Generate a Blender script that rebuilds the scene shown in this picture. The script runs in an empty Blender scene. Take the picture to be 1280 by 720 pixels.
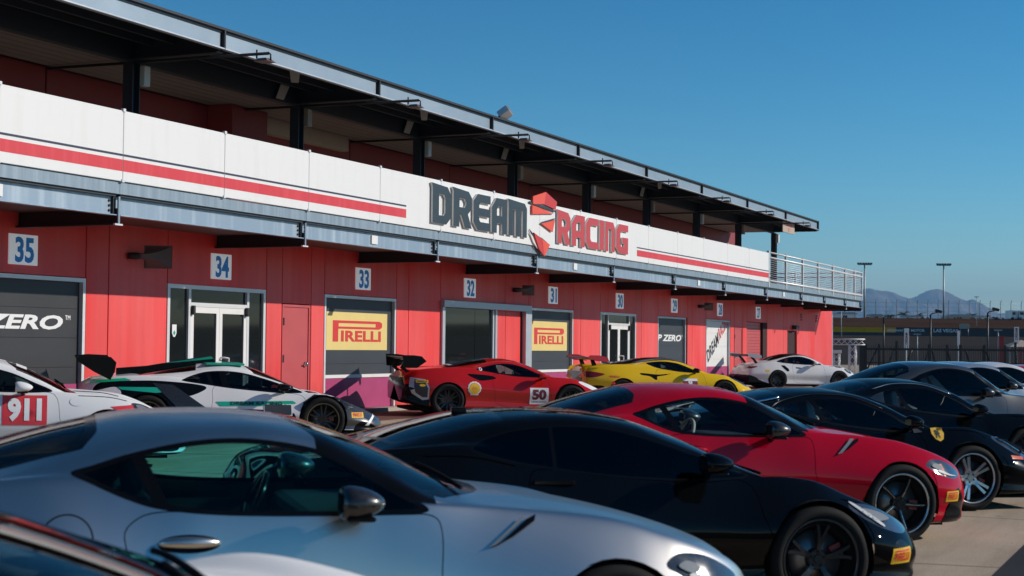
import bpy, bmesh, math, random
import numpy as np
from mathutils import Vector, Matrix
from mathutils.bvhtree import BVHTree
random.seed(7); np.random.seed(7)
R = math.radians
scene = bpy.context.scene
COL = scene.collection

# ------------------------------------------------------------------ camera, sky, sun, exposure
SLOPE = 0.014                                    # the lot drains away from the garages
CAM_Z, YAW, PITCH, ROLL, FOC = 1.67, math.atan(890 / 2000), math.atan(72.5 / 2000), R(.56), 56.25
cam_d = bpy.data.cameras.new('camera'); cam = bpy.data.objects.new('camera', cam_d); COL.objects.link(cam)
fw = Vector((math.cos(YAW) * math.cos(PITCH), math.sin(YAW) * math.cos(PITCH), math.sin(PITCH)))
r0 = Vector((math.sin(YAW), -math.cos(YAW), 0)); u0 = r0.cross(fw)
rt = r0 * math.cos(ROLL) + u0 * math.sin(ROLL); up = u0 * math.cos(ROLL) - r0 * math.sin(ROLL)
cam.matrix_world = Matrix(((rt.x, up.x, -fw.x, 0), (rt.y, up.y, -fw.y, 0), (rt.z, up.z, -fw.z, CAM_Z), (0, 0, 0, 1)))
cam_d.lens = FOC; cam_d.sensor_width = 36; cam_d.clip_start = .1; cam_d.clip_end = 60000
cam_d.dof.use_dof = True; cam_d.dof.focus_distance = 30; cam_d.dof.aperture_fstop = 4.0
scene.camera = cam

SUN = Vector((1.15, -2.05, 1.2)).normalized()    # towards the sun
world = bpy.data.worlds.new('World'); scene.world = world; world.use_nodes = True
wn = world.node_tree.nodes; wl = world.node_tree.links
sky = wn.new('ShaderNodeTexSky'); sky.sky_type = 'NISHITA'; sky.sun_disc = False
sky.sun_elevation = math.asin(SUN.z); sky.sun_rotation = math.atan2(SUN.x, SUN.y)
sky.altitude = 600; sky.air_density = .9; sky.dust_density = .1; sky.ozone_density = 2.7
hsv = wn.new('ShaderNodeHueSaturation'); hsv.inputs['Saturation'].default_value = 1.34; hsv.inputs['Hue'].default_value = .479
gam = wn.new('ShaderNodeGamma'); gam.inputs[1].default_value = 1.44            # clear desert air: deep overhead, pale low down
wl.new(sky.outputs[0], hsv.inputs['Color']); wl.new(hsv.outputs[0], gam.inputs[0]); wl.new(gam.outputs[0], wn['Background'].inputs[0])
wn['Background'].inputs[1].default_value = .05
sun_d = bpy.data.lights.new('sun', 'SUN'); sun_d.energy = 4.1; sun_d.angle = R(.53); sun_d.color = (1, .92, .82)
sun = bpy.data.objects.new('sun', sun_d); COL.objects.link(sun)
sun.rotation_euler = SUN.to_track_quat('Z', 'Y').to_euler(); sun.location = SUN * 60
vs = scene.view_settings; vs.view_transform = 'Standard'; vs.look = 'None'; vs.exposure = 0; vs.gamma = 1
scene.cycles.max_bounces = 8; scene.cycles.transparent_max_bounces = 16; scene.cycles.caustics_reflective = False
scene.cycles.caustics_refractive = False

# ------------------------------------------------------------------ materials
def new_mat(name):
    m = bpy.data.materials.new(name); m.use_nodes = True
    return m, m.node_tree.nodes, m.node_tree.links, m.node_tree.nodes['Principled BSDF']
def plain(name, col, rough=.6, metal=0., coat=0., spec=.5, var=.0, scale=3., bump=0., bscale=40., stretch=None, emis=None):
    """Procedural surface: base colour broken up by two noises, optional fine relief."""
    m, n, l, b = new_mat(name)
    b.inputs['Base Color'].default_value = (*col, 1); b.inputs['Roughness'].default_value = rough
    b.inputs['Metallic'].default_value = metal; b.inputs['Coat Weight'].default_value = coat
    b.inputs['Coat Roughness'].default_value = .03; b.inputs['Specular IOR Level'].default_value = spec
    tc = n.new('ShaderNodeTexCoord'); mp = n.new('ShaderNodeMapping'); l.new(tc.outputs['Object'], mp.inputs[0])
    if stretch: mp.inputs['Scale'].default_value = stretch
    if var > 0:
        nz = n.new('ShaderNodeTexNoise'); nz.inputs['Scale'].default_value = scale; nz.inputs['Detail'].default_value = 8
        nz.inputs['Roughness'].default_value = .65; l.new(mp.outputs[0], nz.inputs[0])
        cr = n.new('ShaderNodeValToRGB')
        cr.color_ramp.elements[0].position = .3; cr.color_ramp.elements[1].position = .7
        cr.color_ramp.elements[0].color = (*[c * (1 - var) for c in col], 1)
        cr.color_ramp.elements[1].color = (*[min(1, c * (1 + var)) for c in col], 1)
        l.new(nz.outputs[0], cr.inputs[0]); l.new(cr.outputs[0], b.inputs['Base Color'])
        rr = n.new('ShaderNodeMapRange'); rr.inputs[3].default_value = max(.02, rough - .1); rr.inputs[4].default_value = min(1, rough + .1)
        l.new(nz.outputs[0], rr.inputs[0]); l.new(rr.outputs[0], b.inputs['Roughness'])
    if bump > 0:
        nb = n.new('ShaderNodeTexNoise'); nb.inputs['Scale'].default_value = bscale; nb.inputs['Detail'].default_value = 4
        l.new(mp.outputs[0], nb.inputs[0]); bp = n.new('ShaderNodeBump'); bp.inputs['Strength'].default_value = bump
        bp.inputs['Distance'].default_value = .01; l.new(nb.outputs[0], bp.inputs['Height']); l.new(bp.outputs[0], b.inputs['Normal'])
    return m
def paint(name, col, metal=0., rough=.25, coat=1., flake=0.):
    m, n, l, b = new_mat(name)
    b.inputs['Base Color'].default_value = (*col, 1); b.inputs['Metallic'].default_value = metal
    b.inputs['Roughness'].default_value = rough; b.inputs['Coat Weight'].default_value = coat; b.inputs['Coat Roughness'].default_value = .02
    if metal < .2: b.inputs['Specular IOR Level'].default_value = 0.   # the clear coat does the reflecting
    tc = n.new('ShaderNodeTexCoord')
    nz = n.new('ShaderNodeTexNoise'); nz.inputs['Scale'].default_value = 2.3; nz.inputs['Detail'].default_value = 6
    l.new(tc.outputs['Object'], nz.inputs[0])               # a thin film of road dust, uneven
    rr = n.new('ShaderNodeMapRange'); rr.inputs[1].default_value = .35; rr.inputs[2].default_value = .8
    rr.inputs[3].default_value = .015; rr.inputs[4].default_value = .05; l.new(nz.outputs[0], rr.inputs[0]); l.new(rr.outputs[0], b.inputs['Coat Roughness'])
    if flake > 0:
        v = n.new('ShaderNodeTexVoronoi'); v.inputs['Scale'].default_value = 900; l.new(tc.outputs['Object'], v.inputs['Vector'])
        mx = n.new('ShaderNodeMapRange'); mx.inputs[3].default_value = rough - flake; mx.inputs[4].default_value = rough + flake
        l.new(v.outputs['Color'], mx.inputs[0]); l.new(mx.outputs[0], b.inputs['Roughness'])
    return m
def glass(name, tint, rough=.02):
    m, n, l, b = new_mat(name); n.remove(b)
    tr = n.new('ShaderNodeBsdfTransparent'); tr.inputs[0].default_value = (*tint, 1)
    gl = n.new('ShaderNodeBsdfGlossy'); gl.inputs['Roughness'].default_value = rough
    fr = n.new('ShaderNodeFresnel'); fr.inputs[0].default_value = 1.42
    mx = n.new('ShaderNodeMixShader'); l.new(fr.outputs[0], mx.inputs[0]); l.new(tr.outputs[0], mx.inputs[1]); l.new(gl.outputs[0], mx.inputs[2])
    l.new(mx.outputs[0], n['Material Output'].inputs[0]); return m
def streaky(name, col, col2, rough=.4, metal=0., scale=(6, 6, .5), lo=.45, hi=.75):
    m, n, l, b = new_mat(name); b.inputs['Roughness'].default_value = rough; b.inputs['Metallic'].default_value = metal
    tc = n.new('ShaderNodeTexCoord'); mp = n.new('ShaderNodeMapping'); mp.inputs['Scale'].default_value = scale
    l.new(tc.outputs['Object'], mp.inputs[0]); nz = n.new('ShaderNodeTexNoise'); nz.inputs['Scale'].default_value = 1.5
    nz.inputs['Detail'].default_value = 6; l.new(mp.outputs[0], nz.inputs[0]); cr = n.new('ShaderNodeValToRGB')
    cr.color_ramp.elements[0].position = lo; cr.color_ramp.elements[0].color = (*col, 1)
    cr.color_ramp.elements[1].position = hi; cr.color_ramp.elements[1].color = (*col2, 1)
    l.new(nz.outputs[0], cr.inputs[0]); l.new(cr.outputs[0], b.inputs['Base Color']); return m

M = {}
def wall_mat(name, col):
    """sun faded painted metal: panel to panel tone, vertical wash streaks, grime low down"""
    m, n, l, b = new_mat(name); b.inputs['Roughness'].default_value = .5
    tc = n.new('ShaderNodeTexCoord'); oi = n.new('ShaderNodeObjectInfo')
    def noise(scale, st, det=6):
        mp = n.new('ShaderNodeMapping'); mp.inputs['Scale'].default_value = st; l.new(tc.outputs['Object'], mp.inputs[0])
        q = n.new('ShaderNodeTexNoise'); q.inputs['Scale'].default_value = scale; q.inputs['Detail'].default_value = det; l.new(mp.outputs[0], q.inputs[0]); return q.outputs[0]
    def rng_(src, a, b_, c, d):
        r = n.new('ShaderNodeMapRange'); r.inputs[1].default_value, r.inputs[2].default_value, r.inputs[3].default_value, r.inputs[4].default_value = a, b_, c, d; l.new(src, r.inputs[0]); return r.outputs[0]
    def mul(a, b_):
        q = n.new('ShaderNodeMath'); q.operation = 'MULTIPLY'; l.new(a, q.inputs[0]); l.new(b_, q.inputs[1]); return q.outputs[0]
    v = mul(mul(rng_(oi.outputs['Random'], 0, 1, .93, 1.06), rng_(noise(1.6, (4, 4, .22)), .3, .75, 1.04, .90)), rng_(noise(.35, (1, 1, 1)), .3, .7, .95, 1.06))
    sx = n.new('ShaderNodeSeparateXYZ'); l.new(tc.outputs['Object'], sx.inputs[0])
    ad = n.new('ShaderNodeMath'); ad.operation = 'ADD'; l.new(sx.outputs[2], ad.inputs[0]); l.new(rng_(noise(3, (1.5, 1.5, .6)), .3, .7, -.35, .35), ad.inputs[1])
    grime = rng_(ad.outputs[0], .25, 1.0, .72, 1.); v = mul(v, grime)
    hs = n.new('ShaderNodeHueSaturation'); hs.inputs['Color'].default_value = (*col, 1); l.new(v, hs.inputs['Value'])
    l.new(rng_(noise(.6, (2, 2, .4)), .35, .75, 1.03, .93), hs.inputs['Saturation']); l.new(hs.outputs[0], b.inputs['Base Color'])
    bp = n.new('ShaderNodeBump'); bp.inputs['Strength'].default_value = .12; bp.inputs['Distance'].default_value = .02; l.new(noise(1.1, (1, 1, .5), 3), bp.inputs['Height']); l.new(bp.outputs[0], b.inputs['Normal'])
    return m
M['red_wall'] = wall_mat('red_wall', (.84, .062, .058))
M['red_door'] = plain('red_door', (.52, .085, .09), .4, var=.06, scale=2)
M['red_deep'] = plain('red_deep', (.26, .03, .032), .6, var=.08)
M['core'] = plain('core', (.035, .012, .012), .9)
M['white'] = streaky('white', (.80, .79, .77), (.735, .725, .70), .5, 0, (3, 3, .4), .50, .85)
M['stripe_red'] = streaky('stripe_red', (.66, .035, .05), (.72, .06, .07), .5, 0, (5, 5, .4))
M['navy'] = plain('navy', (.022, .025, .06), .5)
M['galv'] = streaky('galv', (.25, .31, .36), (.42, .48, .52), .42, .35, (5, 5, .35), .42, .8)
M['galv2'] = streaky('galv2', (.30, .38, .46), (.55, .62, .66), .42, .35, (4, 4, .25), .48, .85)
M['fascia'] = plain('fascia', (.29, .36, .42), .45, metal=.35, var=.07, scale=.8)
M['steel_dark'] = plain('steel_dark', (.022, .03, .042), .5, var=.15)
M['steel_black'] = plain('steel_black', (.012, .013, .015), .5)
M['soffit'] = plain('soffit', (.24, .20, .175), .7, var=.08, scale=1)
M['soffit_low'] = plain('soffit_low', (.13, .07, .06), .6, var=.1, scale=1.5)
M['beige'] = plain('beige', (.45, .36, .29), .7, var=.05)
M['concrete_trim'] = plain('concrete_trim', (.42, .38, .33), .8, var=.1, scale=2)
M['alu'] = plain('alu', (.72, .72, .72), .4, metal=.2, var=.03)
M['alu_grey'] = plain('alu_grey', (.50, .53, .57), .4, metal=.3, var=.05)
M['door_black'] = plain('door_black', (.026, .026, .030), .5, var=.08, scale=1.5)
M['door_slate'] = plain('door_slate', (.034, .040, .050), .5, var=.1, scale=1.5)
M['magenta'] = plain('magenta', (.42, .045, .16), .5, var=.06)
M['sign_yellow'] = plain('sign_yellow', (.80, .62, .22), .5, var=.03)
M['yellow_print'] = plain('yellow_print', (.85, .50, .03), .45)
M['print_red'] = plain('print_red', (.68, .035, .03), .5)
M['print_white'] = plain('print_white', (.82, .82, .82), .5)
M['print_black'] = plain('print_black', (.02, .02, .022), .5)
M['print_maroon'] = plain('print_maroon', (.16, .012, .03), .5)
M['sign_blue'] = plain('sign_blue', (.012, .15, .42), .5, var=.2, scale=4); _b = M['sign_blue'].node_tree.nodes['Principled BSDF']; _b.inputs['Emission Color'].default_value = (.01, .16, .45, 1); _b.inputs['Emission Strength'].default_value = .15  # faint blue emission added to brighten the digits
M['letter_grey'] = plain('letter_grey', (.024, .038, .048), .45, var=.06)
M['letter_side'] = plain('letter_side', (.74, .69, .64), .6)
M['nose_grey'] = paint('nose_grey', (.10, .10, .098), .6, .3, .8)
M['lamp_bright'] = plain('lamp_bright', (.50, .52, .54), .5, spec=.3)
M['lamp_grey'] = plain('lamp_grey', (.16, .19, .22), .55, spec=.2)
M['horn_grey'] = plain('horn_grey', (.13, .085, .078), .6, var=.1)
M['letter_red'] = plain('letter_red', (.55, .05, .055), .45)
M['logo_a'] = plain('logo_a', (.85, .09, .04), .4)
M['logo_b'] = plain('logo_b', (.62, .035, .025), .4)
M['dark_glass'] = plain('dark_glass', (.010, .013, .014), .04, spec=.3)
M['rubber'] = plain('rubber', (.009, .009, .009), .8, spec=.25, var=.2, scale=9)
M['rubber_dusty'] = plain('rubber_dusty', (.04, .036, .032), .85, var=.3, scale=9)
M['black_trim'] = plain('black_trim', (.004, .004, .0045), .2, spec=.22)
M['sign_glow'] = plain('sign_glow', (.8, .8, .8), .5); _b = M['sign_glow'].node_tree.nodes['Principled BSDF']; _b.inputs['Emission Color'].default_value = (.86, .92, 1, 1); _b.inputs['Emission Strength'].default_value = .20   # faint emission added to the white sign faces
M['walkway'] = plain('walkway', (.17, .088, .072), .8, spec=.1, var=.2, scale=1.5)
M['gap'] = plain('gap', (.0015, .0015, .0015), .9, spec=0)
M['black_matt'] = plain('black_matt', (.008, .008, .008), .8, spec=.1)
M['tub'] = plain('tub', (.012, .012, .013), .7, var=.2)
M['seat_black'] = plain('seat_black', (.02, .02, .021), .55, var=.2)
M['seat_grey'] = plain('seat_grey', (.48, .46, .43), .6, var=.1)
M['cage_white'] = plain('cage_white', (.6, .6, .6), .4)
M['chrome'] = plain('chrome', (.75, .75, .75), .12, metal=1)
M['rim_black'] = plain('rim_black', (.016, .016, .017), .28, metal=.3, coat=.6)
M['rim_silver'] = plain('rim_silver', (.62, .62, .63), .28, metal=.9)
M['rim_grey'] = plain('rim_grey', (.06, .06, .062), .3, metal=.7)
M['rim_lip'] = plain('rim_lip', (.55, .55, .55), .25, metal=.9)
M['gold'] = plain('gold', (.25, .19, .10), .4, metal=.6)
M['disc'] = plain('disc', (.26, .25, .24), .35, metal=.8)
M['caliper'] = plain('caliper', (.25, .02, .02), .4, coat=.5)
M['lens'] = plain('lens', (.045, .05, .056), .12, coat=1, var=.35, scale=9)
M['lens_dark'] = plain('lens_dark', (.05, .06, .07), .05, metal=.3, coat=1, var=.6, scale=15)
M['tail_red'] = plain('tail_red', (.25, .008, .008), .1, coat=1)
M['amber'] = plain('amber', (.75, .12, .01), .2, coat=.6)
M['green'] = plain('green', (.01, .40, .27), .35, coat=.6)
M['green2'] = plain('green2', (.01, .52, .24), .35, coat=.6)
M['carbon'] = plain('carbon', (.020, .019, .018), .3, coat=.7, var=.7, scale=55)
M['glass_clear'] = glass('glass_clear', (.38, .88, .88))
M['glass_mid'] = glass('glass_mid', (.80, .92, .92))
M['glass_tint'] = glass('glass_tint', (.22, .30, .31))
M['glass_black'] = glass('glass_black', (.015, .018, .02))
M['p_silver'] = paint('p_silver', (.74, .70, .635), 1., .31, .12)
M['p_black'] = paint('p_black', (.003, .0032, .0034), 0, .3, .5)
M['p_black_blue'] = paint('p_black_blue', (.003, .0032, .0036), 0, .3, .48)
M['p_red'] = paint('p_red', (.44, .003, .018), 0, .3, .6)
M['p_race_red'] = paint('p_race_red', (.52, .012, .012), 0, .3, 1)
M['p_yellow'] = paint('p_yellow', (.80, .50, .012), 0, .35, .8)
M['p_white'] = paint('p_white', (.78, .77, .76), 0, .35, .8)
M['p_grey'] = paint('p_grey', (.10, .10, .098), .7, .35, 1, .04)
M['p_lightsilver'] = paint('p_lightsilver', (.50, .52, .54), .6, .3, 1, .04)
M['p_pearl'] = paint('p_pearl', (.72, .71, .70), .1, .3, .8)

# ------------------------------------------------------------------ mesh collector
class MB:
    def __init__(s): s.v = []; s.f = []; s.m = []; s.mat = []; s.sm = []
    def mi(s, mat):
        if mat not in s.mat: s.mat.append(mat)
        return s.mat.index(mat)
    def add(s, vs, fs, mat, smooth=False):
        o = len(s.v); s.v += [tuple(p) for p in vs]; k = s.mi(mat)
        for f in fs: s.f.append(tuple(i + o for i in f)); s.m.append(k); s.sm.append(smooth)
        return s
    def box(s, x0, x1, y0, y1, z0, z1, mat, T=None):
        vs = [Vector((x, y, z)) for z in (z0, z1) for y in (y0, y1) for x in (x0, x1)]
        if T is not None: vs = [T @ p for p in vs]
        return s.add(vs, [(0, 2, 3, 1), (4, 5, 7, 6), (0, 1, 5, 4), (2, 6, 7, 3), (0, 4, 6, 2), (1, 3, 7, 5)], mat)
    def bevel_box(s, x0, x1, y0, y1, z0, z1, mat, b=.02, T=None, seg=2):
        bm = bmesh.new(); bmesh.ops.create_cube(bm, size=1)
        for v in bm.verts: v.co = Vector(((x0 + x1) / 2 + v.co.x * (x1 - x0), (y0 + y1) / 2 + v.co.y * (y1 - y0), (z0 + z1) / 2 + v.co.z * (z1 - z0)))
        bmesh.ops.bevel(bm, geom=bm.edges[:], offset=b, segments=seg, profile=.5, affect='EDGES')
        bm.verts.index_update(); vs = [v.co.copy() for v in bm.verts]
        if T is not None: vs = [T @ p for p in vs]
        s.add(vs, [[v.index for v in f.verts] for f in bm.faces], mat, False); bm.free(); return s
    def tube(s, pts, r, mat, n=8, cap=True, smooth=True):
        pts = [Vector(p) for p in pts]; rs = r if isinstance(r, (list, tuple)) else [r] * len(pts); rings = []
        for i, p in enumerate(pts):
            t = (pts[min(i + 1, len(pts) - 1)] - pts[max(i - 1, 0)]).normalized()
            a = t.orthogonal().normalized() if i == 0 else (a - t * a.dot(t)).normalized()
            b = t.cross(a); rings.append([p + (a * math.cos(2 * math.pi * k / n) + b * math.sin(2 * math.pi * k / n)) * rs[i] for k in range(n)])
        vs = [p for q in rings for p in q]; fs = []
        for i in range(len(rings) - 1):
            for k in range(n): fs.append((i * n + k, i * n + (k + 1) % n, (i + 1) * n + (k + 1) % n, (i + 1) * n + k))
        if cap: fs += [tuple(reversed(range(n))), tuple(range(len(vs) - n, len(vs)))]
        return s.add(vs, fs, mat, smooth)
    def lathe_y(s, prof, mat, n=40, c=(0, 0, 0), closed=False, smooth=True):
        """profile of (radius, y), turned round the y axis through c"""
        vs = []; fs = []; m = len(prof)
        for k in range(n):
            a = 2 * math.pi * k / n
            vs += [(c[0] + r * math.cos(a), c[1] + y, c[2] + r * math.sin(a)) for r, y in prof]
        for k in range(n):
            for i in range(m - (0 if closed else 1)):
                j = (i + 1) % m; k2 = (k + 1) % n
                fs.append((k * m + i, k2 * m + i, k2 * m + j, k * m + j))
        return s.add(vs, fs, mat, smooth)
    def prism(s, poly, y0, y1, mat, side=None, axis='y'):
        """polygon in (x, z) given depth from y0 to y1; walls in their own material"""
        n = len(poly); P = lambda p, y: (p[0], y, p[1]) if axis == 'y' else ((p[0], p[1], y) if axis == 'z' else (y, p[0], p[1]))
        vs = [P(p, y0) for p in poly] + [P(p, y1) for p in poly]
        s.add(vs, [tuple(range(n)), tuple(reversed(range(n, 2 * n)))], mat)
        return s.add(vs, [(i, i + n, (i + 1) % n + n, (i + 1) % n) for i in range(n)], side or mat)
    def build(s, name, parent=None, xf=None, normals=False):
        me = bpy.data.meshes.new(name); vs = [tuple(xf @ Vector(p)) for p in s.v] if xf is not None else s.v
        me.from_pydata(vs, [], s.f); me.update()
        for m in s.mat: me.materials.append(M[m] if isinstance(m, str) else m)
        me.polygons.foreach_set('material_index', s.m); me.polygons.foreach_set('use_smooth', s.sm)
        bm = bmesh.new(); bm.from_mesh(me); bmesh.ops.recalc_face_normals(bm, faces=bm.faces); bm.to_mesh(me); bm.free()
        o = bpy.data.objects.new(name, me); COL.objects.link(o)
        if parent is not None: o.parent = parent
        return o
def tag(o, label=None, cat=None, group=None, kind=None):
    if label: o['label'] = label
    if cat: o['category'] = cat
    if group: o['group'] = group
    if kind: o['kind'] = kind
    return o
def empty(name, loc=(0, 0, 0), mat=None):
    o = bpy.data.objects.new(name, None); COL.objects.link(o); o.empty_display_size = .2
    if mat is not None: o.matrix_world = mat
    else: o.location = loc
    return o
def copy_tree(o, parent=None):
    c = o.copy(); COL.objects.link(c)
    if parent is not None: c.parent = parent
    for ch in list(o.children): copy_tree(ch, c)
    return c
def curve_mesh(splines, extrude=0.):
    """flat filled outlines (holes included) -> verts, faces in the xy plane"""
    cu = bpy.data.curves.new('outline', 'CURVE'); cu.dimensions = '2D'; cu.fill_mode = 'BOTH'; cu.extrude = extrude
    for pts in splines:
        sp = cu.splines.new('POLY'); sp.points.add(len(pts) - 1); sp.use_cyclic_u = True
        for q, p in zip(sp.points, pts): q.co = (p[0], p[1], 0, 1)
    return _to_mesh(cu)
def _to_mesh(cu):
    o = bpy.data.objects.new('tmp', cu); COL.objects.link(o)
    dg = bpy.context.evaluated_depsgraph_get(); me = bpy.data.meshes.new_from_object(o.evaluated_get(dg))
    vs = [v.co.copy() for v in me.vertices]; fs = [tuple(p.vertices) for p in me.polygons]
    bpy.data.objects.remove(o); bpy.data.meshes.remove(me); (bpy.data.curves).remove(cu)
    return vs, fs
def text_mesh(body, size=1., bold=0., shear=0., width=None, height=None, extrude=0., spacing=1.):
    """text -> verts, faces, with its lower left corner at 0, scaled to width / height if given"""
    cu = bpy.data.curves.new('text', 'FONT'); cu.body = body; cu.size = size; cu.offset = bold; cu.shear = shear; cu.extrude = extrude
    cu.space_character = spacing; cu.resolution_u = 3
    vs, fs = _to_mesh(cu)
    x0 = min(v.x for v in vs); x1 = max(v.x for v in vs); y0 = min(v.y for v in vs); y1 = max(v.y for v in vs)
    sx = width / (x1 - x0) if width else 1; sy = height / (y1 - y0) if height else (sx if width else 1)
    if height and not width: sx = sy
    return [Vector(((v.x - x0) * sx, (v.y - y0) * sy, v.z)) for v in vs], fs

# ------------------------------------------------------------------ ground
def ground_z(x, y): return SLOPE * max(-25, min(22, y))
def ground_sheet(name, xs, ys, mat, lift=0., kind='structure'):
    mb = MB(); nx, ny = len(xs), len(ys)
    vs = [(x, y, ground_z(x, y) + lift) for y in ys for x in xs]
    mb.add(vs, [(j * nx + i, j * nx + i + 1, (j + 1) * nx + i + 1, (j + 1) * nx + i) for j in range(ny - 1) for i in range(nx - 1)], mat)
    return tag(mb.build(name), kind=kind)
def asphalt_mat(name, a, b_, c, crack=True, scale=1., rough=.85):
    m, n, l, b = new_mat(name); b.inputs['Roughness'].default_value = rough; b.inputs['Specular IOR Level'].default_value = .12
    tc = n.new('ShaderNodeTexCoord')
    def noise(sc, det=8, rg=.6, st=(1, 1, 1)):
        mp = n.new('ShaderNodeMapping'); mp.inputs['Scale'].default_value = st; l.new(tc.outputs['Object'], mp.inputs[0])
        q = n.new('ShaderNodeTexNoise'); q.inputs['Scale'].default_value = sc; q.inputs['Detail'].default_value = det; q.inputs['Roughness'].default_value = rg
        l.new(mp.outputs[0], q.inputs[0]); return q
    def ramp(src, p0, c0, p1, c1):
        r = n.new('ShaderNodeValToRGB'); r.color_ramp.elements[0].position = p0; r.color_ramp.elements[1].position = p1
        r.color_ramp.elements[0].color = (*c0, 1); r.color_ramp.elements[1].color = (*c1, 1); l.new(src, r.inputs[0]); return r
    big = ramp(noise(.22 * scale).outputs[0], .38, a, .62, b_)
    streak = ramp(noise(.5, 6, .6, (.35, 2.6, 1)).outputs[0], .42, (1.04, 1.04, 1.04), .70, (.66, .64, .62))     # tyre and wash streaks along the rows
    mul = n.new('ShaderNodeMix'); mul.data_type = 'RGBA'; mul.blend_type = 'MULTIPLY'; mul.inputs[0].default_value = 1
    l.new(big.outputs[0], mul.inputs[6]); l.new(streak.outputs[0], mul.inputs[7])
    grit = ramp(noise(70, 4, .8).outputs[0], .35, (.72, .72, .72), .65, (1.12, 1.12, 1.12))
    mul2 = n.new('ShaderNodeMix'); mul2.data_type = 'RGBA'; mul2.blend_type = 'MULTIPLY'; mul2.inputs[0].default_value = 1
    l.new(mul.outputs[2], mul2.inputs[6]); l.new(grit.outputs[0], mul2.inputs[7])
    spot = ramp(noise(1.7, 3, .5).outputs[0], .66, (1, 1, 1), .74, (.62, .60, .58))                       # oil spots
    mul3 = n.new('ShaderNodeMix'); mul3.data_type = 'RGBA'; mul3.blend_type = 'MULTIPLY'; mul3.inputs[0].default_value = 1
    l.new(mul2.outputs[2], mul3.inputs[6]); l.new(spot.outputs[0], mul3.inputs[7]); out = mul3.outputs[2]
    if crack:
        v = n.new('ShaderNodeTexVoronoi'); v.feature = 'DISTANCE_TO_EDGE'; v.inputs['Scale'].default_value = .22
        wob = noise(.9, 6); ad = n.new('ShaderNodeMix'); ad.data_type = 'RGBA'; ad.inputs[0].default_value = .12
        l.new(tc.outputs['Object'], ad.inputs[6]); l.new(wob.outputs[1], ad.inputs[7]); l.new(ad.outputs[2], v.inputs['Vector'])
        cr = ramp(v.outputs['Distance'], .002, (.35, .34, .33), .006, (1, 1, 1))
        mul4 = n.new('ShaderNodeMix'); mul4.data_type = 'RGBA'; mul4.blend_type = 'MULTIPLY'; mul4.inputs[0].default_value = .8
        l.new(out, mul4.inputs[6]); l.new(cr.outputs[0], mul4.inputs[7]); out = mul4.outputs[2]
    l.new(out, b.inputs['Base Color'])
    bp = n.new('ShaderNodeBump'); bp.inputs['Strength'].default_value = .35; bp.inputs['Distance'].default_value = .006
    l.new(noise(120, 3).outputs[0], bp.inputs['Height']); l.new(bp.outputs[0], b.inputs['Normal'])
    return m
M['lot'] = asphalt_mat('lot', (.42, .33, .24), (.55, .44, .325), (.4, .34, .28))
M['lane'] = asphalt_mat('lane', (.036, .036, .038), (.055, .054, .054), (.05, .05, .05), False)
M['apron'] = asphalt_mat('apron', (.25, .21, .175), (.34, .29, .245), (.4, .34, .28), False)
M['lot_line'] = plain('lot_line', (.62, .61, .58), .7, var=.25, scale=6)
M['desert'] = plain('desert', (.30, .25, .20), .95, var=.2, scale=.002)
rng = lambda a, b, n: [a + (b - a) * i / (n - 1) for i in range(n)]
ground_sheet('parking_lot', [-60, 40, 140], [-60, -25, 0, 22, 60, 90], 'lot')
ground_sheet('drive_lane', [-60, 40, 110], [-14, 0, 1.56], 'lane', .004)
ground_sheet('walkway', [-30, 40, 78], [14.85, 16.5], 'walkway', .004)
lane_line = MB()
for x0 in (20.4, 25.6, 30.8, 36.):               # worn stall lines of the back row, along the parking angle
    dx, dy = .643, -.766
    p = [(x0 + a * dx + b * dy, 14.9 + a * dy - b * dx) for a, b in ((0, 0), (4.2, 0), (4.2, .10), (0, .10))]
    lane_line.add([(x, y, ground_z(x, y) + .005) for x, y in p], [(0, 1, 2, 3)], 'lot_line')
tag(lane_line.build('stall_marking'), kind='structure')

# ------------------------------------------------------------------ the garage building (laid out on a 5.77 module, then set to size)
K = .9137; BX = Matrix.Translation((0, 0, .2355)) @ Matrix.Scale(K, 4)
def bpt(x, y, z): return BX @ Vector((x, y, z))
YW, YE, MOD = 18.41, 16.36, 5.77
def put(mb, name, parent):                        # build in place, keeping world coordinates under a moved parent
    o = mb.build(name, parent, BX); o.matrix_parent_inverse = Matrix.Translation(-parent.location) if parent.parent is None else Matrix(); return o
bld = empty('garage_building', bpt(48, 24, 0))
tag(bld, 'long red two storey pit garage with white parapet and dark steel canopy', 'building')
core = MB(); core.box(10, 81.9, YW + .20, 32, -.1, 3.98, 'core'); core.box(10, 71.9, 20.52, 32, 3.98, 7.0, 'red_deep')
put(core, 'building_core', bld)
# outer wall, panel by panel; doors leave their panel short
SEG = [(13.5, 17.6, 0), (17.6, 19.42, 0), (19.42, 22.80, 2.70), (22.80, 23.44, 0), (23.44, 25.2, 0), (25.2, 28.66, 2.70), (28.66, 29.28, 0),
       (29.28, 30.47, 2.44), (30.47, 31.04, 0), (31.04, 34.46, 2.70), (34.46, 35.1, 0), (35.1, 36.86, 0), (36.86, 40.9, 2.73), (40.9, 42.56, 2.73),
       (42.56, 42.68, 0), (42.68, 46.08, 2.70), (46.08, 46.7, 0), (46.7, 48.42, 0), (48.42, 51.84, 2.70), (51.84, 52.42, 0), (52.42, 54.18, 0),
       (54.18, 57.62, 2.70), (57.62, 58.22, 0), (58.22, 59.96, 0), (59.96, 63.32, 2.70), (63.32, 63.9, 0), (63.9, 65.2, 2.45), (65.2, 65.83, 0),
       (65.83, 69.1, 2.70), (69.1, 72.0, 0), (72.0, 72.7, 0), (72.7, 74.5, 2.41), (74.5, 76.8, 0), (76.8, 81.95, 0)]
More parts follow.
